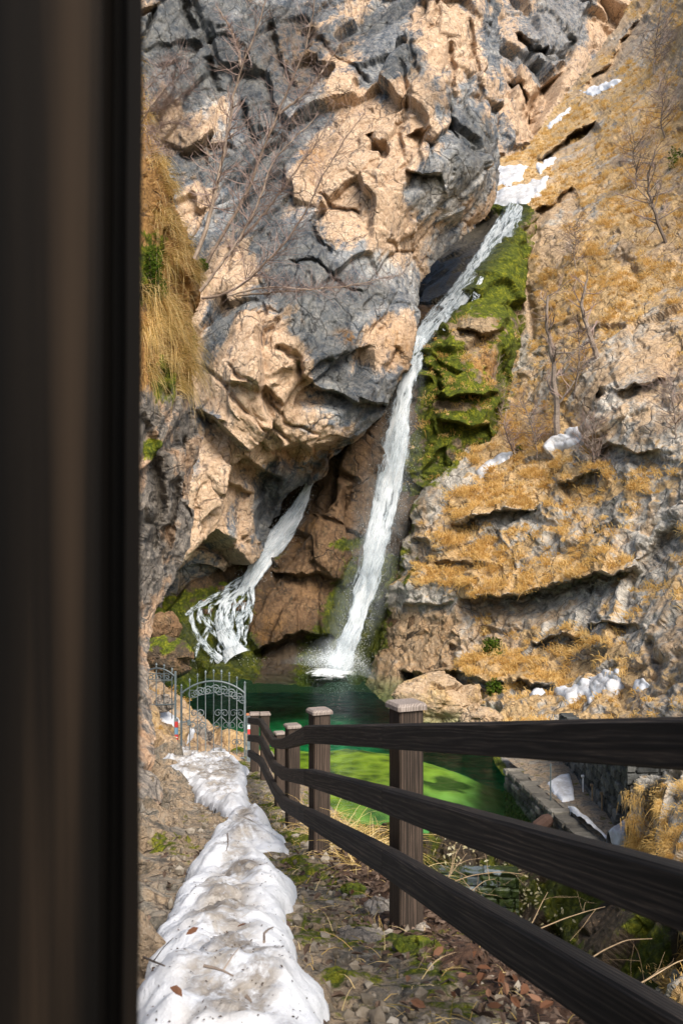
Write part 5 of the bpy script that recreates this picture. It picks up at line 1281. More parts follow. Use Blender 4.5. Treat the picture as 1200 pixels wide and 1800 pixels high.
BR = [[(446, 1008, 12, .6), (425, 1018, 13, .6), (405, 1032, 13, .62), (388, 1044, 13, .6), (370, 1052, 12, .6), (352, 1064, 11, .6), (338, 1072, 10, .58), (324, 1082, 8, .5)],
      [(436, 1024, 22, .66), (424, 1038, 22, .66), (410, 1048, 20, .66), (398, 1060, 20, .68), (392, 1076, 26, .68), (390, 1094, 32, .68), (396, 1112, 34, .68), (404, 1130, 36, .7), (412, 1148, 40, .74), (420, 1163, 56, .8)],
      [(336, 1074, 10, .58), (334, 1090, 11, .6), (340, 1106, 13, .62), (350, 1122, 13, .62), (360, 1136, 14, .62), (374, 1148, 14, .62), (386, 1158, 16, .66), (392, 1167, 20, .7)],
      [(440, 1026, 10, .55), (443, 1040, 9, .6), (445, 1054, 9, .6), (442, 1068, 10, .6), (434, 1082, 10, .6), (426, 1094, 9, .6), (420, 1110, 8, .6), (416, 1126, 9, .6)],
      [(432, 1036, 8, .55), (436, 1050, 7, .55), (436, 1064, 7, .55), (424, 1080, 8, .55), (414, 1092, 9, .6)],
      [(400, 1036, 8, .6), (396, 1050, 8, .6), (384, 1060, 8, .6), (372, 1064, 8, .55), (366, 1078, 9, .55), (372, 1092, 9, .58), (384, 1104, 10, .6)],
      [(352, 1066, 7, .55), (352, 1080, 7, .55), (360, 1094, 8, .55), (372, 1108, 9, .6), (384, 1122, 10, .6)],
      [(350, 1124, 8, .5), (346, 1140, 10, .5), (342, 1156, 12, .5), (341, 1166, 10, .45)],
      [(372, 1146, 6, .5), (372, 1158, 7, .5), (371, 1167, 7, .45)], [(428, 1020, 8, .55), (420, 1012, 7, .5), (412, 1030, 8, .55), (416, 1044, 8, .6)]]
stream('sheet', sm([(440, 1006, 34, .52), (424, 1030, 52, .5), (404, 1060, 74, .47), (394, 1090, 84, .46), (392, 1120, 88, .47), (398, 1150, 92, .5), (402, 1166, 92, .52)], .45), W_veil, small, 0, .12, seed=90, rough=.1, nu=25, step=.07)
rb = np.random.default_rng(77)
for k in range(16):   # thin threads between the main branches
    x, y = rb.uniform(352, 440), rb.uniform(1035, 1120); th_ = []
    tgt = 398 + (x - 398) * .6
    for j in range(5):
        th_.append((x, y, rb.uniform(4, 8), .58)); y += rb.uniform(8, 13); x += (tgt - x) * .12 + rb.normal() * 5
    BR.append([q for q in th_ if q[1] < 1166])
BR = [b_ for b_ in BR if len(b_) > 2]
for k, br in enumerate(BR):
    s_ = sm(br, .32); w_ = 1.25 if k == 1 else 1.35
    stream('branch', s_, W_branch, small, 0, .3, w_, seed=40 + k * 5, rough=.09, nu=9, step=.06)
spray('spray', [(*P(x, y, z), w / F * z * .35, .3, .3) for x, y, z, w, dn in up_[2:]] + [(*P(415, 1163, 40.6), .6, .3, .15)] * 3, 2500, 8, small)
foam('foam', 425, 1164, 48, 9, small, 13, .8); foam('foam', 360, 1176, 30, 6, small, 14, .2)
for ob_ in list(small.children): ob_.matrix_parent_inverse.translation = -small.location
# boulders the small fall splits over
for k, (px, py, w_, h_, lab) in enumerate([(421, 1064, 26, 36, 'mossy green boulder in the middle of the small waterfall'), (357, 1060, 20, 14, 'upper of two small brown mossy rocks at the left of the small waterfall'),
                                       (360, 1074, 24, 16, 'lower of two small brown mossy rocks at the left of the small waterfall'), (392, 1036, 22, 20, 'dark mossy stone under the top left branch of the small waterfall')]):
    q_ = on(S_back, px, py)[0]
    boulder(lab, q_ + np.array([0, .05, 0]), (w_ / F * 42, w_ / F * 42 * .8, h_ / F * 42), M_wetrock, 220 + k, (.5, .75, 0, 0))

# ---- snow patches draped over the rock
def drape(surf, poly, label, th=.10, mat=None, name='snow_patch', warpamp=5, seed=1, group=None):
    nx, ny = surf['nx'], surf['ny']; X, Y, V, N = surf['X'], surf['Y'], surf['V'], surf['N']
    p_ = np.array(poly, float); m = (X > p_[:, 0].min() - 12) & (X < p_[:, 0].max() + 12) & (Y > p_[:, 1].min() - 12) & (Y < p_[:, 1].max() + 12)
    I = np.where(m)[0]; x, y = X[I], Y[I]; q3 = np.stack([x / 16, y / 16, 0 * x], 1)
    sd = polydist(poly, x + warpamp * fbm(q3, 4, seed), y + warpamp * fbm(q3, 4, seed + 5))
    h = np.where(sd > -1.0, th * np.sqrt(np.clip((sd + .5) / 6, 0, 1)) + .02, -.15 - .0 * sd)
    sm_ = V[I].copy()
    W_ = sm_ + N[I] * .35 * h[:, None] + np.array([0, 0, .65]) * h[:, None] - (sm_ / np.linalg.norm(sm_, axis=1)[:, None]) * np.maximum(h, 0)[:, None] * .5
    re = np.full(nx * ny, -1); re[I] = np.arange(len(I))
    idx = np.arange(nx * ny).reshape(ny, nx); q = np.stack([idx[:-1, :-1], idx[1:, :-1], idx[1:, 1:], idx[:-1, 1:]], 2).reshape(-1, 4)
    q = re[q]; q = q[(q >= 0).all(1)]; q = q[(sd[q] > -3).all(1)]
    lab = np.arange(len(I))
    for _ in range(400):
        mn = lab[q].min(1); l2 = lab.copy()
        for c_ in range(4): np.minimum.at(l2, q[:, c_], mn)
        l2 = l2[l2]
        if (l2 == lab).all(): break
        lab = l2
    cnt_ = np.bincount(lab[q[:, 0]]); q = q[lab[q[:, 0]] == cnt_.argmax()]
    o = mesh_np(name, W_, q.ravel(), np.full(len(q), 4), mat or M_snow_far, None, True, dict(m1=rgb(np.clip(sd / 8, 0, 1), 0 * sd, 0 * sd)))
    return tag(o, label, 'snow', group, 'thing')
SN = [(S_slope, [(850, 345), (884, 336), (905, 326), (928, 322), (962, 310), (958, 332), (940, 350), (916, 366), (884, 367), (850, 368)], 'largest snow patch directly above the top of the tall waterfall', .14),
      (S_slope, [(850, 296), (882, 294), (905, 290), (930, 294), (916, 312), (895, 326), (850, 328)], 'snow patch beside the cliff edge above the largest upper patch', .12),
      (S_slope, [(940, 292), (958, 281), (976, 277), (968, 293), (950, 301)], 'small snow patch under the dark diagonal ledge high on the slope', .15),
      (S_slope, [(1024, 162), (1050, 149), (1091, 138), (1088, 150), (1060, 160), (1036, 168)], 'elongated snow patch highest on the hillside at the upper right', .12),
      (S_slope, [(960, 222), (985, 202), (1004, 186), (999, 198), (980, 213), (966, 223)], 'narrow diagonal snow strip on the upper slope below the highest patch', .15),
      (S_slope, [(838, 832), (855, 815), (880, 803), (902, 795), (906, 802), (885, 812), (860, 826), (842, 836)], 'long thin snow strip on the ledge left of the bare tree trunk', .1),
      (S_slope, [(955, 786), (975, 771), (995, 766), (998, 753), (1014, 751), (1017, 768), (1000, 782), (980, 790), (960, 793)], 'snow patch at the foot of the tall bare tree trunk', .07),
      (S_slope, [(930, 1226), (945, 1210), (958, 1215), (985, 1217), (1010, 1216), (1040, 1200), (1060, 1186), (1091, 1180), (1091, 1205), (1070, 1222), (1052, 1226), (1035, 1238), (1030, 1222), (1000, 1242), (990, 1228), (965, 1222), (940, 1228)], 'ragged snow patch low on the slope just above the top rail', .1),
      (S_slope, [(1106, 1215), (1112, 1196), (1125, 1190), (1132, 1198), (1120, 1213)], 'small snow patch right of the ragged one above the top rail', .08),
      (S_lr, [(1118, 1706), (1135, 1678), (1152, 1694), (1170, 1702), (1140, 1714)], 'small white snow patch on the grassy rock in the lower right corner', .04),
      (S_bank, [(262, 1245), (282, 1248), (300, 1268), (310, 1280), (296, 1284), (280, 1270), (266, 1258)], 'snow patch on the bank behind the small gate panel', .06),
      (S_bank, [(316, 1308), (330, 1305), (336, 1318), (322, 1324)], 'tiny snow patch behind the left edge of the iron gate', .05)]
for k, (s_, poly, lab, th) in enumerate(SN): drape(s_, poly, lab, th, seed=60 + k * 9, warpamp=10 if th > .11 else 5)
wk = dict(V=WV, N=np.tile([0, 0, 1.], (len(WV), 1)), nx=40, ny=len(WV) // 40); wk['X'], wk['Y'] = project(WV)
drape(wk, [(962, 1378), (985, 1364), (1000, 1362), (1006, 1385), (1008, 1406), (988, 1410), (974, 1395)], 'wide snow patch on the far end of the walkway behind the low wall', .05, seed=180, warpamp=3)
drape(wk, [(998, 1420), (1012, 1424), (1035, 1445), (1068, 1478), (1066, 1490), (1045, 1476), (1020, 1452)], 'long narrow snow strip along the middle of the walkway behind the low wall', .1, seed=181, warpamp=3)
drape(wk, [(1062, 1486), (1085, 1472), (1098, 1462), (1108, 1468), (1114, 1500), (1088, 1500)], 'snow heap at the near end of the walkway below the dark masonry', .3, seed=182, warpamp=3)
# ------------------------------------------------------------------ grass, trees, leaves, twigs
def blades(name, roots, dirs, lens, widths, droop, mat, parent=None, seed=0, rnd=None, seg=3):
    """many drooping grass blades in one mesh; dirs are unit start directions"""
    n = len(roots); r = np.random.default_rng(seed)
    up = np.array([0, 0, 1.])
    vdir = roots / np.linalg.norm(roots, axis=1)[:, None]
    sd = np.cross(dirs, vdir); sd /= np.linalg.norm(sd, axis=1)[:, None] + 1e-6
    rows = []
    for k in range(seg + 1):
        f = k / seg
        c = roots + dirs * (lens * f)[:, None] - up * (lens * droop * f * f)[:, None]
        w = widths * (1 - f * .85) / 2
        if k < seg: rows += [c - sd * w[:, None], c + sd * w[:, None]]
        else: rows += [c]
    m = len(rows); V = np.stack(rows, 1).reshape(-1, 3)
    b = np.arange(n) * m
    Fq = [np.stack([b + 2 * k, b + 2 * k + 1, b + 2 * k + 3, b + 2 * k + 2], 1) for k in range(seg - 1)]
    Ft = np.stack([b + 2 * seg - 2, b + 2 * seg - 1, b + 2 * seg], 1)
    ff = np.concatenate([np.concatenate(Fq).ravel(), Ft.ravel()]); cn = np.concatenate([np.full(n * (seg - 1), 4), np.full(n, 3)])
    rn = np.repeat(r.random(n) if rnd is None else rnd, m)
    return mesh_np(name, V, ff, cn, mat, parent, False, dict(rnd=rn))
def tufts(surf, prob, count, per, ln, wd, seed, spread=.10, droop=.75, mat=None, name='dry_grass', label=None, updir=.55):
    r = np.random.default_rng(seed)
    pr = np.where(surf['keep'], np.clip(prob, 0, None), 0); pr = pr * surf['V'][:, 1] ** 2; pr = pr / pr.sum()
    I = r.choice(len(pr), count, p=pr)
    C = surf['V'][I]; N = surf['N'][I]
    size = .45 + 1.3 * r.random(count) ** 1.6
    tone = r.random(count)
    R = np.repeat(C, per, 0) + r.normal(size=(count * per, 3)) * spread * np.repeat(size, per)[:, None] * np.array([1, 1, .5])
    D = np.repeat(N, per, 0) * .75 + np.array([0, 0, updir]) + r.normal(size=(count * per, 3)) * .38
    D /= np.linalg.norm(D, axis=1)[:, None]
    L = ln * np.repeat(size, per) * r.uniform(.55, 1.15, count * per)
    rn = np.clip(np.repeat(tone, per) * .6 + r.random(count * per) * .4, 0, 1)
    o = blades(name, R, D, L, np.full(len(L), wd) * r.uniform(.7, 1.3, len(L)), droop * r.uniform(.7, 1.3, len(L)), mat or M_straw, None, seed, rn)
    o['kind'] = 'stuff'
    if label: o['label'] = label
    return o
sg = S_slope['at']['m2'][:, 0]; flatn = S_slope['N'][:, 2]
clump = sstep(-.02, .22, fbm(S_slope['V'] / np.array([.75, .75, .5]), 4, 1001))
pr = sstep(.4, .8, sg) * sstep(.05, .45, flatn) * (.03 + clump) * sstep(1370, 1300, S_slope['Y'])
pr *= sstep(650, 760, S_slope['Y']) * .5 + .5
for s_, poly, lab, th in SN:
    if s_ is S_slope: pr = pr * (polydist(poly, S_slope['X'], S_slope['Y'] + 4) < -4)
tufts(S_slope, pr, 4600, 26, .34, .024, 1002, label='dry yellow grass tufts covering the ledges of the hillside')
pk = S_step['at']['m2'][:, 0] * sstep(.1, .5, S_step['N'][:, 2])
tufts(S_step, pk * (S_step['Y'] > 570), 160, 16, .35, .026, 1003, label='dry grass tufts on the mossy rock step')
tufts(S_rr, sstep(.2, .5, S_rr['at']['m2'][:, 0]), 240, 110, .17, .009, 1004, .06, 1.35, label='cushions of dry grass on the rock right of the masonry')
tufts(S_lr, sstep(.4, .65, S_lr['at']['m2'][:, 0]) * (polydist(SN[9][1], S_lr['X'], S_lr['Y']) < -6), 60, 40, .11, .007, 1005, .06, .9, label='short dry grass on the lower right rock')
tufts(S_bank, sstep(.4, .7, S_bank['at']['m2'][:, 0]) * sstep(1325, 1290, S_bank['Y']), 90, 40, .26, .010, 1006, .08, .9, label='dry grass on the bank behind the gate')
# low green cushions on the slope
def leafy(name, label, c, rad, n, leaf, mat, seed, cat='plant', group=None, stems=True):
    r = np.random.default_rng(seed)
    d = r.normal(size=(n, 3)); d /= np.linalg.norm(d, axis=1)[:, None]
    pos = np.asarray(c) + d * (r.random(n) ** .4)[:, None] * np.asarray(rad)
    a = r.normal(size=(n, 3)); a /= np.linalg.norm(a, axis=1)[:, None]; b = np.cross(a, d); b /= np.linalg.norm(b, axis=1)[:, None] + 1e-6
    s = leaf * r.uniform(.6, 1.3, n)[:, None]
    V = np.stack([pos - a * s, pos + b * s * .45, pos + a * s, pos - b * s * .45], 1).reshape(-1, 3)
    Q = np.arange(n * 4).reshape(n, 4)
    root = empty(name, np.asarray(c) - np.array([0, 0, rad[2]])); tag(root, label, cat, group)
    o = mesh_np('leaves', V, Q.ravel(), np.full(n, 4), mat, root, False, dict(rnd=np.repeat(r.random(n), 4))); o.matrix_parent_inverse.translation = -root.location
    m = MB()
    for k in range(7):
        e = np.asarray(c) + np.array([r.normal() * rad[0] * .5, r.normal() * rad[1] * .5, rad[2] * r.uniform(-.2, .7)])
        st = np.asarray(c) - np.array([r.normal() * .1 * rad[0], 0, rad[2]]); m.tube([st, (st + e) / 2 + r.normal(size=3) * .05 * rad[0], e], [leaf * .14, leaf * .1, leaf * .05], 4)
    o = m.build('stems', M_twig, root); o.matrix_parent_inverse.translation = -root.location
    return root
for k, (px, py, rx, rz, lab) in enumerate([(868, 1142, .42, .34, 'dark green shrub low on the grassy ledges above the ragged snow patch'), (878, 1218, .4, .4, 'green mossy shrub at the dark hollow beside the brown boulder'), (1190, 290, .5, .9, 'small dark green conifer bush at the right edge high on the slope'),
                                           (915, 792, .14, .14, 'tiny green bush between the snow strip and the bare tree trunk')]):
    q_, n_ = on(S_slope, px, py); leafy('green_shrub', lab, q_ + n_ * .15, (rx, rx * .7, rz), 420, .07, M_green, 1100 + k)

# long hanging grass on the near rock face
r = np.random.default_rng(1201)
HG = [(258, 150, 28, 90, .5), (262, 225, 14, 40, .5), (272, 300, 16, 30, .62), (285, 345, 14, 24, .6), (275, 395, 20, 22, .45), (305, 420, 18, 26, .5), (320, 455, 14, 24, .5), (300, 470, 26, 26, .55), (335, 495, 12, 18, .45), (270, 520, 26, 22, .6),
      (295, 545, 28, 26, .75), (310, 580, 24, 28, .85), (280, 580, 24, 28, .85), (325, 620, 14, 26, .75), (258, 600, 16, 26, .8), (252, 660, 10, 26, .6), (318, 690, 16, 22, .5), (330, 660, 10, 22, .6), (300, 640, 20, 18, .6)]
RT, DD, LL, RN = [], [], [], []
for (px, py, sx_, sy_, ln) in HG:
    nb = int(110 + sx_ * 6)
    x = r.normal(px, sx_ * .5, nb); y = r.normal(py - 14, sy_ * .45, nb)
    for a_, b_ in zip(x, y):
        q_, n_ = on(S_near, a_, b_)
        if not S_near['keep'][min(max(int(round((b_ - S_near['y0']) / S_near['sy'])), 0), S_near['ny'] - 1) * S_near['nx'] + min(max(int(round((a_ - S_near['x0']) / S_near['step'])), 0), S_near['nx'] - 1)]: continue
        RT.append(q_ + n_ * .01); d_ = n_ * .6 + np.array([.30, -.25, .25]) + r.normal(size=3) * .25; DD.append(d_ / np.linalg.norm(d_)); LL.append(ln * .62 * r.uniform(.5, 1.2)); RN.append(r.random())
RT, DD, LL, RN = map(np.array, (RT, DD, LL, RN))
o = blades('long_grass', RT, DD, LL, np.full(len(LL), .0075), 1.15 * r.uniform(.75, 1.25, len(LL)), M_straw_near, None, 1202, RN, 5)
o['kind'] = 'stuff'; o['label'] = 'long yellow grass hanging over the near rock face'
for k, (px, py, rx, rz, lab) in enumerate([(262, 470, .13, .3, 'upper dark green juniper sprig beside the dark post'), (272, 505, .18, .2, 'spreading green juniper sprig over the longest hanging grass'), (338, 470, .09, .1, 'little green fern at the outer edge of the near rock')]):
    q_, n_ = on(S_near, px, py); leafy('green_sprig', lab, q_ + n_ * .08, (rx, rx * .8, rz), 900, .022, M_green, 1210 + k)

# ---- bare trees
def limb(m, tw, p0, dirv, ln, rad, depth, r, gravity=0.0, spread=.6, kids=3, n=7):
    pts = [np.asarray(p0, float)]; d = np.asarray(dirv, float); d /= np.linalg.norm(d)
    for k in range(n):
        d = d + r.normal(size=3) * .11 + np.array([0, 0, .05 - gravity]); d /= np.linalg.norm(d); pts.append(pts[-1] + d * ln / n)
    rr = np.linspace(rad, rad * .45, n + 1)
    (m if depth > 1 or tw is None else tw).tube(pts, rr, 5 if depth > 1 else 3, cap=False)
    if depth <= 0: return
    for k in range(kids):
        i = r.integers(max(1, int(n * .3)), n + 1); dd = d + r.normal(size=3) * spread; dd /= np.linalg.norm(dd)
        limb(m, tw, pts[i], dd, ln * r.uniform(.45, .75), rr[i] * .62, depth - 1, r, gravity, spread, kids, max(3, n - 1))
def bare_tree(label, trunk, surf, rad, seed, kids=3, depth=3, spread=.6, ln=.5, name='bare_tree', mat=None, group=None, minr=.006, per=3):
    """trunk: picture points from the root upwards; it stands on the surface it is rooted in"""
    r = np.random.default_rng(seed)
    base, n_ = on(surf, *trunk[0]); d = base[1]
    pts = [P(x, y, d - .12 * k) for k, (x, y) in enumerate(trunk)]; pts[0] = base - np.array([0, 0, .2])
    A = np.array(pts); L = np.concatenate([[0], np.cumsum(np.linalg.norm(np.diff(A, axis=0), axis=1))]); s = np.linspace(0, L[-1], 18)
    C = np.stack([np.interp(s, L, A[:, k]) for k in range(3)], 1); C[1:-1] += r.normal(size=C[1:-1].shape) * L[-1] * .006
    root = empty(name, base); tag(root, label, 'tree' if 'tree' in name else 'shrub', group)
    m, tw = MB(), MB(); rr = np.linspace(rad, rad * .35, 18); m.tube(C, rr, 7)
    H = L[-1]
    for k in range(4, 18):
        for _ in range(per):
            dd = r.normal(size=3) * np.array([1, 1, .5]) + np.array([0, 0, .55]); limb(m, tw, C[k], dd, H * ln * r.uniform(.3, .75), max(rr[k] * .5, minr), depth - 1, r, 0, spread, kids)
    o = m.build('trunk', mat or M_bark, root); o.matrix_parent_inverse.translation = -root.location
    if tw.V:
        o = tw.build('twigs', M_twig, root); o.matrix_parent_inverse.translation = -root.location
    return root
TG = 'bare trees on the grassy hillside'
bare_tree('tallest bare tree with a straight dark trunk rising from the snow patch on the slope', [(982, 768), (976, 700), (971, 640), (964, 600), (958, 575), (962, 520)], S_slope, .15, 1301, 3, 3, .6, .30, group=TG, minr=.014, per=1)
bare_tree('dark forked bare tree leaning left above the middle rock outcrop', [(1052, 628), (1036, 590), (1024, 555), (1021, 530), (1032, 490)], S_slope, .13, 1302, 3, 2, .5, .34, group=TG, minr=.014, per=1)
bare_tree('bushy bare tree at the right edge below the green conifer bush', [(1172, 425), (1155, 390), (1143, 350), (1138, 310), (1150, 270)], S_slope, .09, 1303, 3, 3, .7, .55, group=TG, minr=.013, per=2)
bare_tree('small pale bare sapling on the slope edge beside the mossy rock', [(881, 740), (876, 715), (870, 690), (866, 660)], S_slope, .04, 1304, 3, 3, .6, .6, name='bare_tree', mat=M_bark_pale, group=TG, minr=.014)
bare_tree('thin crooked bare sapling rising from the snow strip on the ledge', [(906, 806), (900, 790), (892, 772), (884, 745)], S_slope, .05, 1305, 3, 2, .6, .6, group=TG, minr=.014)
bare_tree('bare bush with fanned stems left of the tallest bare trunk', [(945, 800), (940, 770), (930, 740), (922, 715)], S_slope, .04, 1306, 4, 3, .7, .7, name='bare_shrub', group=TG, minr=.013)
bare_tree('grey leafless bush in front of the dark rock recess', [(1046, 842), (1042, 810), (1040, 775), (1044, 740)], S_slope, .05, 1307, 4, 3, .7, .6, name='bare_shrub', group=TG, minr=.013)
bare_tree('leafless purple brown bush at the right edge on the rock outcrop', [(1188, 770), (1186, 735), (1180, 700), (1184, 665)], S_slope, .04, 1308, 4, 3, .7, .7, name='bare_shrub', group=TG, minr=.012)
bare_tree('slender bare tree behind the tallest trunk, nearer the rock outcrop', [(1008, 694), (1014, 660), (1018, 620), (1016, 580)], S_slope, .05, 1309, 3, 3, .6, .5, group=TG, minr=.013)
bare_tree('hazy leafless bush highest at the right edge of the hillside', [(1168, 240), (1160, 215), (1164, 180), (1158, 150)], S_slope, .05, 1310, 4, 3, .8, .8, name='bare_shrub', group=TG, minr=.016)
bare_tree('wide leafless bush in the top right corner of the hillside', [(1150, 130), (1148, 105), (1155, 75), (1150, 50)], S_slope, .05, 1311, 4, 3, .8, .9, name='bare_shrub', group=TG, minr=.018)
bare_tree('dense leafless bush between the conifer bush and the forked tree', [(1115, 330), (1118, 300), (1112, 275), (1116, 250)], S_slope, .05, 1312, 4, 3, .8, .8, name='bare_shrub', group=TG, minr=.015)
bare_tree('pale leafless bush on the slope above the forked tree', [(1010, 470), (1008, 445), (1012, 420), (1006, 400)], S_slope, .04, 1313, 4, 3, .8, .7, name='bare_shrub', group=TG, minr=.013)
# saplings reaching out from the near rock across the wall
def reach(label, strands, d0, rad, seed, twig=26, tl=.42):
    twig = int(twig * 4)
    r = np.random.default_rng(seed)
    root = empty('bare_sapling', P(*strands[0][0], d0)); tag(root, label, 'tree', 'bare saplings growing from the near rock face')
    m, tw = MB(), MB()
    for k, st in enumerate(strands):
        A = np.array([P(x, y, d0 - .10 * i + .05 * k) for i, (x, y) in enumerate(st)])
        L = np.concatenate([[0], np.cumsum(np.linalg.norm(np.diff(A, axis=0), axis=1))]); s = np.linspace(0, L[-1], 26)
        C = np.stack([np.interp(s, L, A[:, j]) for j in range(3)], 1)
        for _ in range(2): C[1:-1] = (C[:-2] + C[1:-1] * 2 + C[2:]) / 4
        C[1:-1] += r.normal(size=C[1:-1].shape) * .006
        rk = rad * (1 if k == 0 else .75); rr = np.linspace(rk, rk * .2, 26)
        m.tube(C, rr, 6)
        T = C[-1] - C[0]; T /= np.linalg.norm(T)
        for j in range(twig):
            i = int(r.integers(5, 26)); dd = T * .6 + r.normal(size=3) * np.array([.8, .5, .5]); limb(m, tw, C[i], dd, tl * r.uniform(.4, 1.4) * L[-1] / 4, max(rr[i] * .4, .0024), 1, r, .02, .6, 4, 6)
    o = m.build('trunk', M_bark_pale, root); o.matrix_parent_inverse.translation = -root.location
    o = tw.build('twigs', M_twig, root); o.matrix_parent_inverse.translation = -root.location
reach('tall pale forked sapling reaching highest across the grey wall', [[(342, 455), (366, 395), (385, 310), (402, 230), (413, 150), (425, 115), (445, 70), (462, 20), (475, -30)], [(424, 118), (418, 80), (400, 40), (380, 10)]], 13.3, .030, 1401, 22)
reach('slender sapling with two long upright stems right of the forked one', [[(364, 462), (405, 390), (440, 330), (462, 262), (490, 195), (520, 130), (545, 60), (556, -20)], [(490, 200), (530, 170), (560, 135), (600, 75)]], 13.2, .024, 1402, 26)
reach('dark lower sapling arching to the right over the tan rock', [[(352, 512), (378, 480), (420, 420), (455, 360), (478, 280), (500, 262), (560, 200)], [(420, 425), (465, 375), (520, 300), (560, 250), (590, 180)]], 13.1, .022, 1403, 24)
reach('long sapling branch stretching sideways toward the tall waterfall', [[(355, 524), (395, 520), (440, 490), (500, 430), (545, 360), (575, 290), (640, 200)], [(400, 520), (470, 503), (560, 510), (640, 496), (706, 482)], [(415, 520), (500, 512), (580, 505), (650, 500)]], 13.0, .018, 1404, 26)
reach('tangle of thin bare twigs at the top of the near rock beside the post', [[(240, 225), (275, 175), (305, 140), (330, 120)], [(240, 215), (262, 225), (282, 250), (293, 270)], [(240, 180), (280, 130), (320, 90)], [(240, 200), (290, 190), (340, 150)], [(240, 240), (300, 215), (345, 225)]], 12.6, .008, 1405, 24, .9)

# ---- by the fence: straw, brambles, leaf litter, twigs
def gz(x, y): return float(zg(x, y))
R_, D_, L_ = [], [], []
r = np.random.default_rng(1501)
for k in range(900):
    y = r.uniform(5.2, 9.5); fx_ = float(np.interp(y, _fy, _fx)); x = fx_ + abs(r.normal(0, .12 + .08 * (y - 5))) + .2
    R_.append((x, y, gz(x, y))); d_ = np.array([r.normal() * .6 + .25, r.normal() * .6 - .2, .55]); D_.append(d_ / np.linalg.norm(d_)); L_.append(r.uniform(.2, .75))
o = blades('bank_grass', np.array(R_), np.array(D_), np.array(L_), np.full(len(L_), .004), r.uniform(.5, 1.1, len(L_)), M_straw_near, None, 1502, None, 5); o['kind'] = 'stuff'; o['label'] = 'dry straw grass on the bank behind the fence posts'
R_, D_, L_ = [], [], []
for k in range(900):
    y = r.uniform(2.6, 12); fx_ = float(np.interp(y, _fy, _fx)); x = fx_ + r.normal(-.05, .22)
    R_.append((x, y, gz(x, y))); d_ = np.array([r.normal() * .7, r.normal() * .7, .6]); D_.append(d_ / np.linalg.norm(d_)); L_.append(r.uniform(.05, .2))
o = blades('path_grass', np.array(R_), np.array(D_), np.array(L_), np.full(len(L_), .003), r.uniform(.4, 1.0, len(L_)), M_straw_near, None, 1503, None, 4); o['kind'] = 'stuff'; o['label'] = 'short dry grass stalks along the foot of the fence'
def cane(label, px_pts, d0, d1, rad, seed, kids=5, tl=.3, name='dry_bramble', cat='plant'):
    r = np.random.default_rng(seed); root = empty(name, P(*px_pts[0], d0)); tag(root, label, cat)
    n_ = len(px_pts); A = np.array([P(x, y, d0 + (d1 - d0) * i / (n_ - 1)) for i, (x, y) in enumerate(px_pts)])
    L = np.concatenate([[0], np.cumsum(np.linalg.norm(np.diff(A, axis=0), axis=1))]); s = np.linspace(0, L[-1], 20); C = np.stack([np.interp(s, L, A[:, j]) for j in range(3)], 1)
    for _ in range(2): C[1:-1] = (C[:-2] + C[1:-1] * 2 + C[2:]) / 4
    m = MB(); tw = m; m.tube(C, np.linspace(rad, rad * .4, 20), 5)
    if kids:
        for j in range(kids):
            i = int(r.integers(4, 19)); limb(tw, None, C[i], (C[min(i + 2, 19)] - C[i]) / np.linalg.norm(C[min(i + 2, 19)] - C[i]) + r.normal(size=3) * .7, tl * r.uniform(.4, 1.1), rad * .5, 1, r, .03, .6, 2, 6)
    o = m.build('stem', M_stem, root); o.matrix_parent_inverse.translation = -root.location
cane('pale dry bramble arching from the nearest visible fence post over the ravine', [(745, 1575), (790, 1552), (830, 1538), (880, 1532), (920, 1537)], 4.6, 5.2, 0.0032, 1601, 6)
cane('dry branching stem leaning right behind the nearest visible fence post', [(752, 1562), (780, 1553), (800, 1525), (820, 1500)], 4.6, 5.0, 0.0029, 1602, 5)
cane('low dry stem with buds beside the fence post over the dark ravine', [(760, 1585), (800, 1590), (850, 1548), (870, 1545)], 4.8, 5.3, 0.0029, 1603, 4)
cane('thin upright dry stem in the gap between the two lower rails', [(925, 1640), (940, 1612), (950, 1590), (962, 1568)], 4.2, 4.4, 0.0025, 1604, 1)
cane('long straight dry cane rising to the right over the mossy ravine', [(930, 1640), (990, 1615), (1030, 1602), (1062, 1594)], 4.1, 4.6, 0.0030, 1605, 2)
cane('reddish bent cane pointing up right above the bottom rail', [(1020, 1696), (1060, 1670), (1100, 1652), (1145, 1650)], 3.3, 3.9, 0.0030, 1606, 1)
cane('thin cane lying across the lower right rock', [(1095, 1745), (1140, 1720), (1190, 1690), (1230, 1680)], 6, 6.4, .006, 1607, 2)
cane('bowed straw stem over the mossy stone below the fence', [(690, 1735), (720, 1712), (760, 1700), (790, 1694)], 3.3, 3.4, 0.0029, 1608, 2, .15)
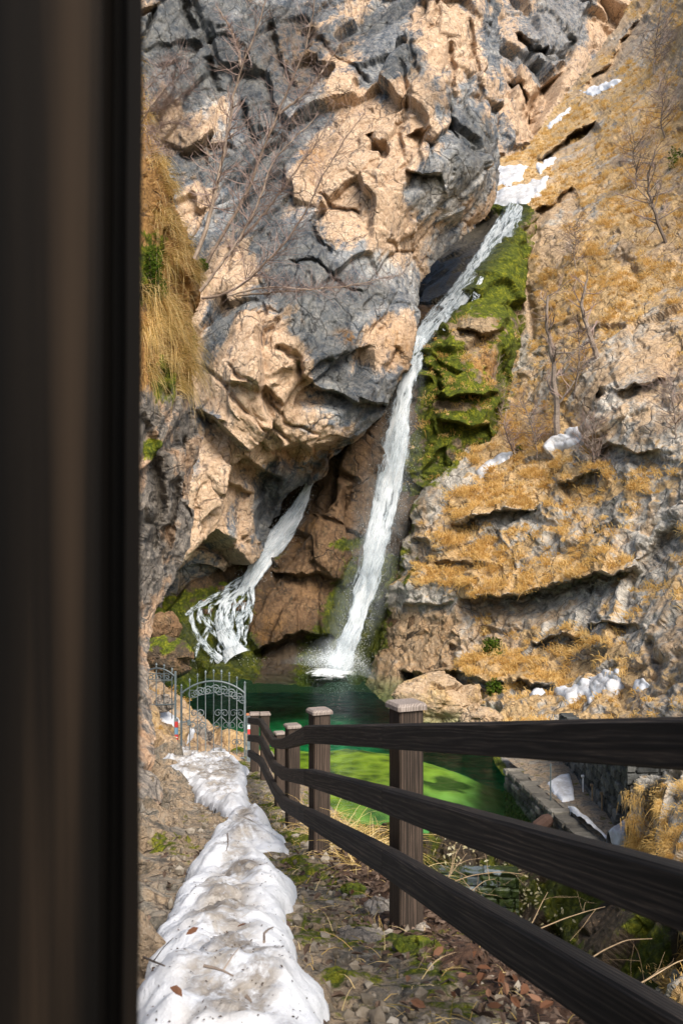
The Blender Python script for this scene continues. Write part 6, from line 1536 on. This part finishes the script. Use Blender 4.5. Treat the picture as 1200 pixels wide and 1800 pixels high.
# pole and driftwood at the outlet
m = MB(); q_ = P(967, 1385, 21.2); m.tube([q_ - np.array([0, 0, .6]), P(967, 1342, 21.2)], .015, 6); o = m.build('metal_pole', M_iron); tag(o, 'short pale pole standing at the low stone wall by the pool outlet', 'pole')
m = MB(); m.tube([P(938, 1462, 20.2), P(944, 1455, 20.25), P(958, 1444, 20.3), (P(966, 1440, 20.35))], [.11, .15, .15, .12], 10); o = m.build('driftwood_log', M_deadwood); tag(o, 'dark driftwood log end stranded on the mossy weir crest', 'log')
for k, (x0_, y0_, y1_) in enumerate([(1024, 1366, 1396), (1040, 1382, 1408), (1057, 1396, 1425)]):
    q0 = None
    d_ = 5.26 / ((x0_ - 600) / F); a_, b_ = P(x0_, y0_, d_), P(x0_, y1_, d_); m = MB(); m.tube([a_, (a_ + b_) / 2, b_], .016, 6); m.box(a_ + np.array([-.01, 0, .02]), (.06, .06, .05), bev=.006)
    o = m.build('wall_rod', M_white if k == 0 else M_stem); tag(o, ['white topped vertical rod fixed to the far end of the dark masonry', 'middle of the three vertical rods fixed to the dark masonry', 'nearest of the three vertical rods fixed to the dark masonry'][k], 'rod')

# leaf litter under the fence
def leaf_mesh(name, cs, ns, size, mat, seed, parent=None):
    r = np.random.default_rng(seed); n = len(cs); cs = np.asarray(cs, float)
    a = r.normal(size=(n, 3)); nn_ = np.asarray(ns, float) + r.normal(size=(n, 3)) * .35; nn_ /= np.linalg.norm(nn_, axis=1)[:, None]
    a -= nn_ * (a * nn_).sum(1)[:, None]; a /= np.linalg.norm(a, axis=1)[:, None]; b = np.cross(nn_, a)
    s = (size * r.uniform(.6, 1.3, n))[:, None]; cu = s * r.uniform(-.2, .75, n)[:, None]
    rows = [cs - a * s, cs - a * s * .45 + b * s * .42 + nn_ * cu * .7, cs + a * s * .35 + b * s * .40 + nn_ * cu, cs + a * s * 1.05 + nn_ * cu * .2, cs + a * s * .35 - b * s * .40 + nn_ * cu, cs - a * s * .45 - b * s * .42 + nn_ * cu * .7, cs - a * s * .4, cs + a * s * .35 + nn_ * 0]
    V = np.stack(rows, 1).reshape(-1, 3); bse = np.arange(n)[:, None, None] * 8
    Q = (bse + np.array([(0, 6, 1), (0, 5, 6), (3, 2, 7), (3, 7, 4)])[None]).reshape(-1, 3); Q2 = (bse + np.array([(1, 6, 7, 2), (6, 5, 4, 7)])[None]).reshape(-1, 4)
    return mesh_np(name, V, np.concatenate([Q.ravel(), Q2.ravel()]), np.concatenate([np.full(len(Q), 3), np.full(len(Q2), 4)]), mat, parent, False, dict(rnd=np.repeat(r.random(n), 8)))
r = np.random.default_rng(1701); cs = []; nv = []
while len(cs) < 1500:
    y = r.uniform(2.2, 5.8); fx_ = float(np.interp(y, _fy, _fx)); x = fx_ + r.normal(.30, .2)
    if r.random() < .12: x = fx_ - r.uniform(0, 1.1)
    cs.append((x, y, gz(x, y) + .014 + r.uniform(0, .012))); nv.append((.15, -.1, 1))
o = leaf_mesh('leaf_litter', cs, nv, .020, simple('dark_litter', [(.3, (.03, .018, .012)), (.55, (.085, .054, .036)), (.75, (.2, .14, .1))], 30, .85), 1702); o['kind'] = 'stuff'; o['label'] = 'dark leaf litter on the ground below the fence'
cs = []
for k in range(300):
    t_ = r.random(); cs.append(P(765 + 225 * t_ + r.normal() * 22, 1500 + 135 * t_ + r.normal() * 32, 1))
pal = []
for c_ in cs:
    px, py = 600 + c_[0] * F, 900 - c_[2] * F; q_, n_ = on(S_rav, px, py)
    pal.append((q_ + n_ * .05 - q_ / np.linalg.norm(q_) * .08, n_))
o = leaf_mesh('pale_leaves', [a for a, b in pal], [b for a, b in pal], .042, M_pale, 1703); o['kind'] = 'stuff'; o['label'] = 'pale leaves stuck to the dark mossy ravine wall'
LP = [(716, 1742), (850, 1722), (878, 1742), (905, 1740), (845, 1742), (795, 1772), (858, 1768), (920, 1762), (888, 1758), (940, 1775), (826, 1700), (770, 1690), (700, 1600), (618, 1582), (735, 1788), (960, 1790), (868, 1790), (812, 1735), (905, 1785)]
LO = ['salmon coloured curled leaf lying on the dark litter beneath the fence']
proto = None
for k, (px, py) in enumerate(LP):
    q_ = gnd(px, py); o = leaf_mesh('fallen_leaf', [q_ + np.array([0, 0, .035])], [(.1, -.35, 1)], .024, M_dead, 1720 + k)
    if px < 740: lab = ['orange leaf lying on the stony path left of the fence post', 'single brown leaf on bare path gravel left of the litter'][0]
    tag(o, 'curled orange brown fallen leaf on the ground along the fence', 'leaf', 'fallen leaves below the fence')
# debris on the snow
def twig_on_snow(label, pts, rad, seed, fork=True):
    m = MB(); C = [on_snow(x, y, .012) for x, y in pts]; C = np.array(C); m.tube(C, np.linspace(rad, rad * .5, len(C)), 5)
    if fork: 
        mid = C[len(C) // 2]; m.tube([mid, mid + (C[-1] - C[0]) * .25 + np.array([.0, .05, .02]), mid + (C[-1] - C[0]) * .4 + np.array([0, .12, .015])], [rad * .6, rad * .4, rad * .25], 4)
    o = m.build('twig', M_bark); tag(o, label, 'twig')
twig_on_snow('forked black twig lying near the lower end of the snow strip', [(358, 1708), (378, 1713), (392, 1718), (410, 1725)], .0045, 1)
twig_on_snow('thin black twig at the right rim of the snow strip', [(464, 1665), (464, 1650), (472, 1642), (480, 1638)], .004, 2, False)
twig_on_snow('short black twig on the snow at the bottom edge', [(432, 1762), (438, 1770), (442, 1776)], .005, 3, False)
twig_on_snow('dark twig sticking out at the left foot of the snow', [(252, 1688), (270, 1698), (290, 1706)], .004, 4)
twig_on_snow('fine black twig on the middle of the snow strip', [(400, 1470), (401, 1488), (398, 1500)], .004, 5, False)
cs, nv = [], []
r = np.random.default_rng(1801); Wx0, Wx1 = W[:, 0].min(), W[:, 0].max()
while len(cs) < 900:
    y = 2.3 + 12 * r.random() ** 1.6; x = r.uniform(Wx0, Wx1); s_ = polydist(W[:, :2], np.array([x]), np.array([y]))[0]
    if s_ < .05: continue
    j = int(np.argmin(abs(np.unique(sy) - y))); 
    h_ = np.interp(x, sx[j], Zs.reshape(ny_s, nx_s)[j]); cs.append((x, y, h_ + .006)); nv.append((0, 0, 1))
o = leaf_mesh('snow_debris', cs, nv, .0042, simple('dark_debris', [(.3, (.02, .014, .01)), (.7, (.09, .06, .04))], 30, .9), 1802); o['kind'] = 'stuff'; o['label'] = 'dark bits of bark and leaf scattered over the old snow'
for k, (px, py) in enumerate([(310, 1763), (338, 1650), (425, 1640)]):
    q_ = on_snow(px, py); o = leaf_mesh('fallen_leaf', [q_ + np.array([0, 0, .02])], [(0, -.2, 1)], .02, M_dead, 1820 + k); tag(o, ['rust coloured leaf on the snow near the bottom of the strip', 'small brown leaf on the left side of the snow', 'dark brown leaf near the right rim of the snow'][k], 'leaf')
# loose pebbles beside the path
cs = []; r = np.random.default_rng(1901); V_, Q_ = [], []
ico = np.array([(0, 0, 1), (.9, 0, .45), (.28, .85, .45), (-.72, .53, .45), (-.72, -.53, .45), (.28, -.85, .45), (.72, .53, -.45), (-.28, .85, -.45), (-.9, 0, -.45), (-.28, -.85, -.45), (.72, -.53, -.45), (0, 0, -1)])
icf = np.array([(0, 1, 2), (0, 2, 3), (0, 3, 4), (0, 4, 5), (0, 5, 1), (1, 6, 2), (2, 7, 3), (3, 8, 4), (4, 9, 5), (5, 10, 1), (2, 6, 7), (3, 7, 8), (4, 8, 9), (5, 9, 10), (1, 10, 6), (11, 7, 6), (11, 8, 7), (11, 9, 8), (11, 10, 9), (11, 6, 10)])
for k in range(1300):
    y = 2.2 + 10 * r.random() ** 1.7; fx_ = float(np.interp(y, _fy, _fx)); x = fx_ - r.uniform(-.2, .8); s = .007 + .022 * r.random() ** 3
    V_.append(ico * s * r.uniform(.6, 1.3, 3) * (1 + .25 * r.normal(size=(12, 1))) + np.array([x, y, gz(x, y) + s * .4])); Q_.append(icf + 12 * k)
o = mesh_np('gravel', np.concatenate(V_), np.concatenate(Q_).ravel(), np.full(1300 * 20, 3), simple('pebbles', [(.25, (.06, .05, .035)), (.5, (.16, .13, .095)), (.75, (.38, .34, .28))], 12, .9), None, False, dict(rnd=np.repeat(r.random(1300), 12))); o['kind'] = 'stuff'; o['label'] = 'loose pebbles along the path'
# ------------------------------------------------------------------ light and camera
w = bpy.data.worlds.new('World'); SC.world = w; w.use_nodes = True
nt = w.node_tree; bg = nt.nodes['Background']
sky = nt.nodes.new('ShaderNodeTexSky'); sky.sky_type = 'NISHITA'; sky.sun_disc = False
SUN_EL, SUN_AZ = math.radians(44), math.radians(153)     # azimuth clockwise from +y
sky.sun_elevation = SUN_EL; sky.sun_rotation = SUN_AZ; sky.dust_density = 2.0; sky.ozone_density = .6
nt.links.new(sky.outputs[0], bg.inputs[0]); bg.inputs[1].default_value = .09
sl = bpy.data.lights.new('sun', 'SUN'); sl.energy = 2.8; sl.angle = math.radians(32); sl.color = (1, .93, .84)
so = bpy.data.objects.new('sun', sl); COL.objects.link(so)
from mathutils import Vector
to_sun = Vector((math.sin(SUN_AZ) * math.cos(SUN_EL), math.cos(SUN_AZ) * math.cos(SUN_EL), math.sin(SUN_EL)))
so.rotation_euler = to_sun.to_track_quat('Z', 'Y').to_euler(); so.location = to_sun * 60
cd = bpy.data.cameras.new('camera'); cam = bpy.data.objects.new('camera', cd); COL.objects.link(cam)
cd.sensor_fit = 'VERTICAL'; cd.sensor_height = 36; cd.sensor_width = 24; cd.lens = 35
cd.clip_start = .02; cd.clip_end = 1000
cam.rotation_euler = (math.radians(90), 0, 0)
cd.dof.use_dof = True; cd.dof.focus_distance = 16; cd.dof.aperture_fstop = 9
SC.camera = cam
SC.view_settings.view_transform = 'Standard'; SC.view_settings.look = 'None'; SC.view_settings.exposure = 1.12; SC.view_settings.gamma = 1
SC.cycles.max_bounces = 6; SC.cycles.diffuse_bounces = 3; SC.cycles.transparent_max_bounces = 24; SC.cycles.glossy_bounces = 3
SC.cycles.use_denoising = True
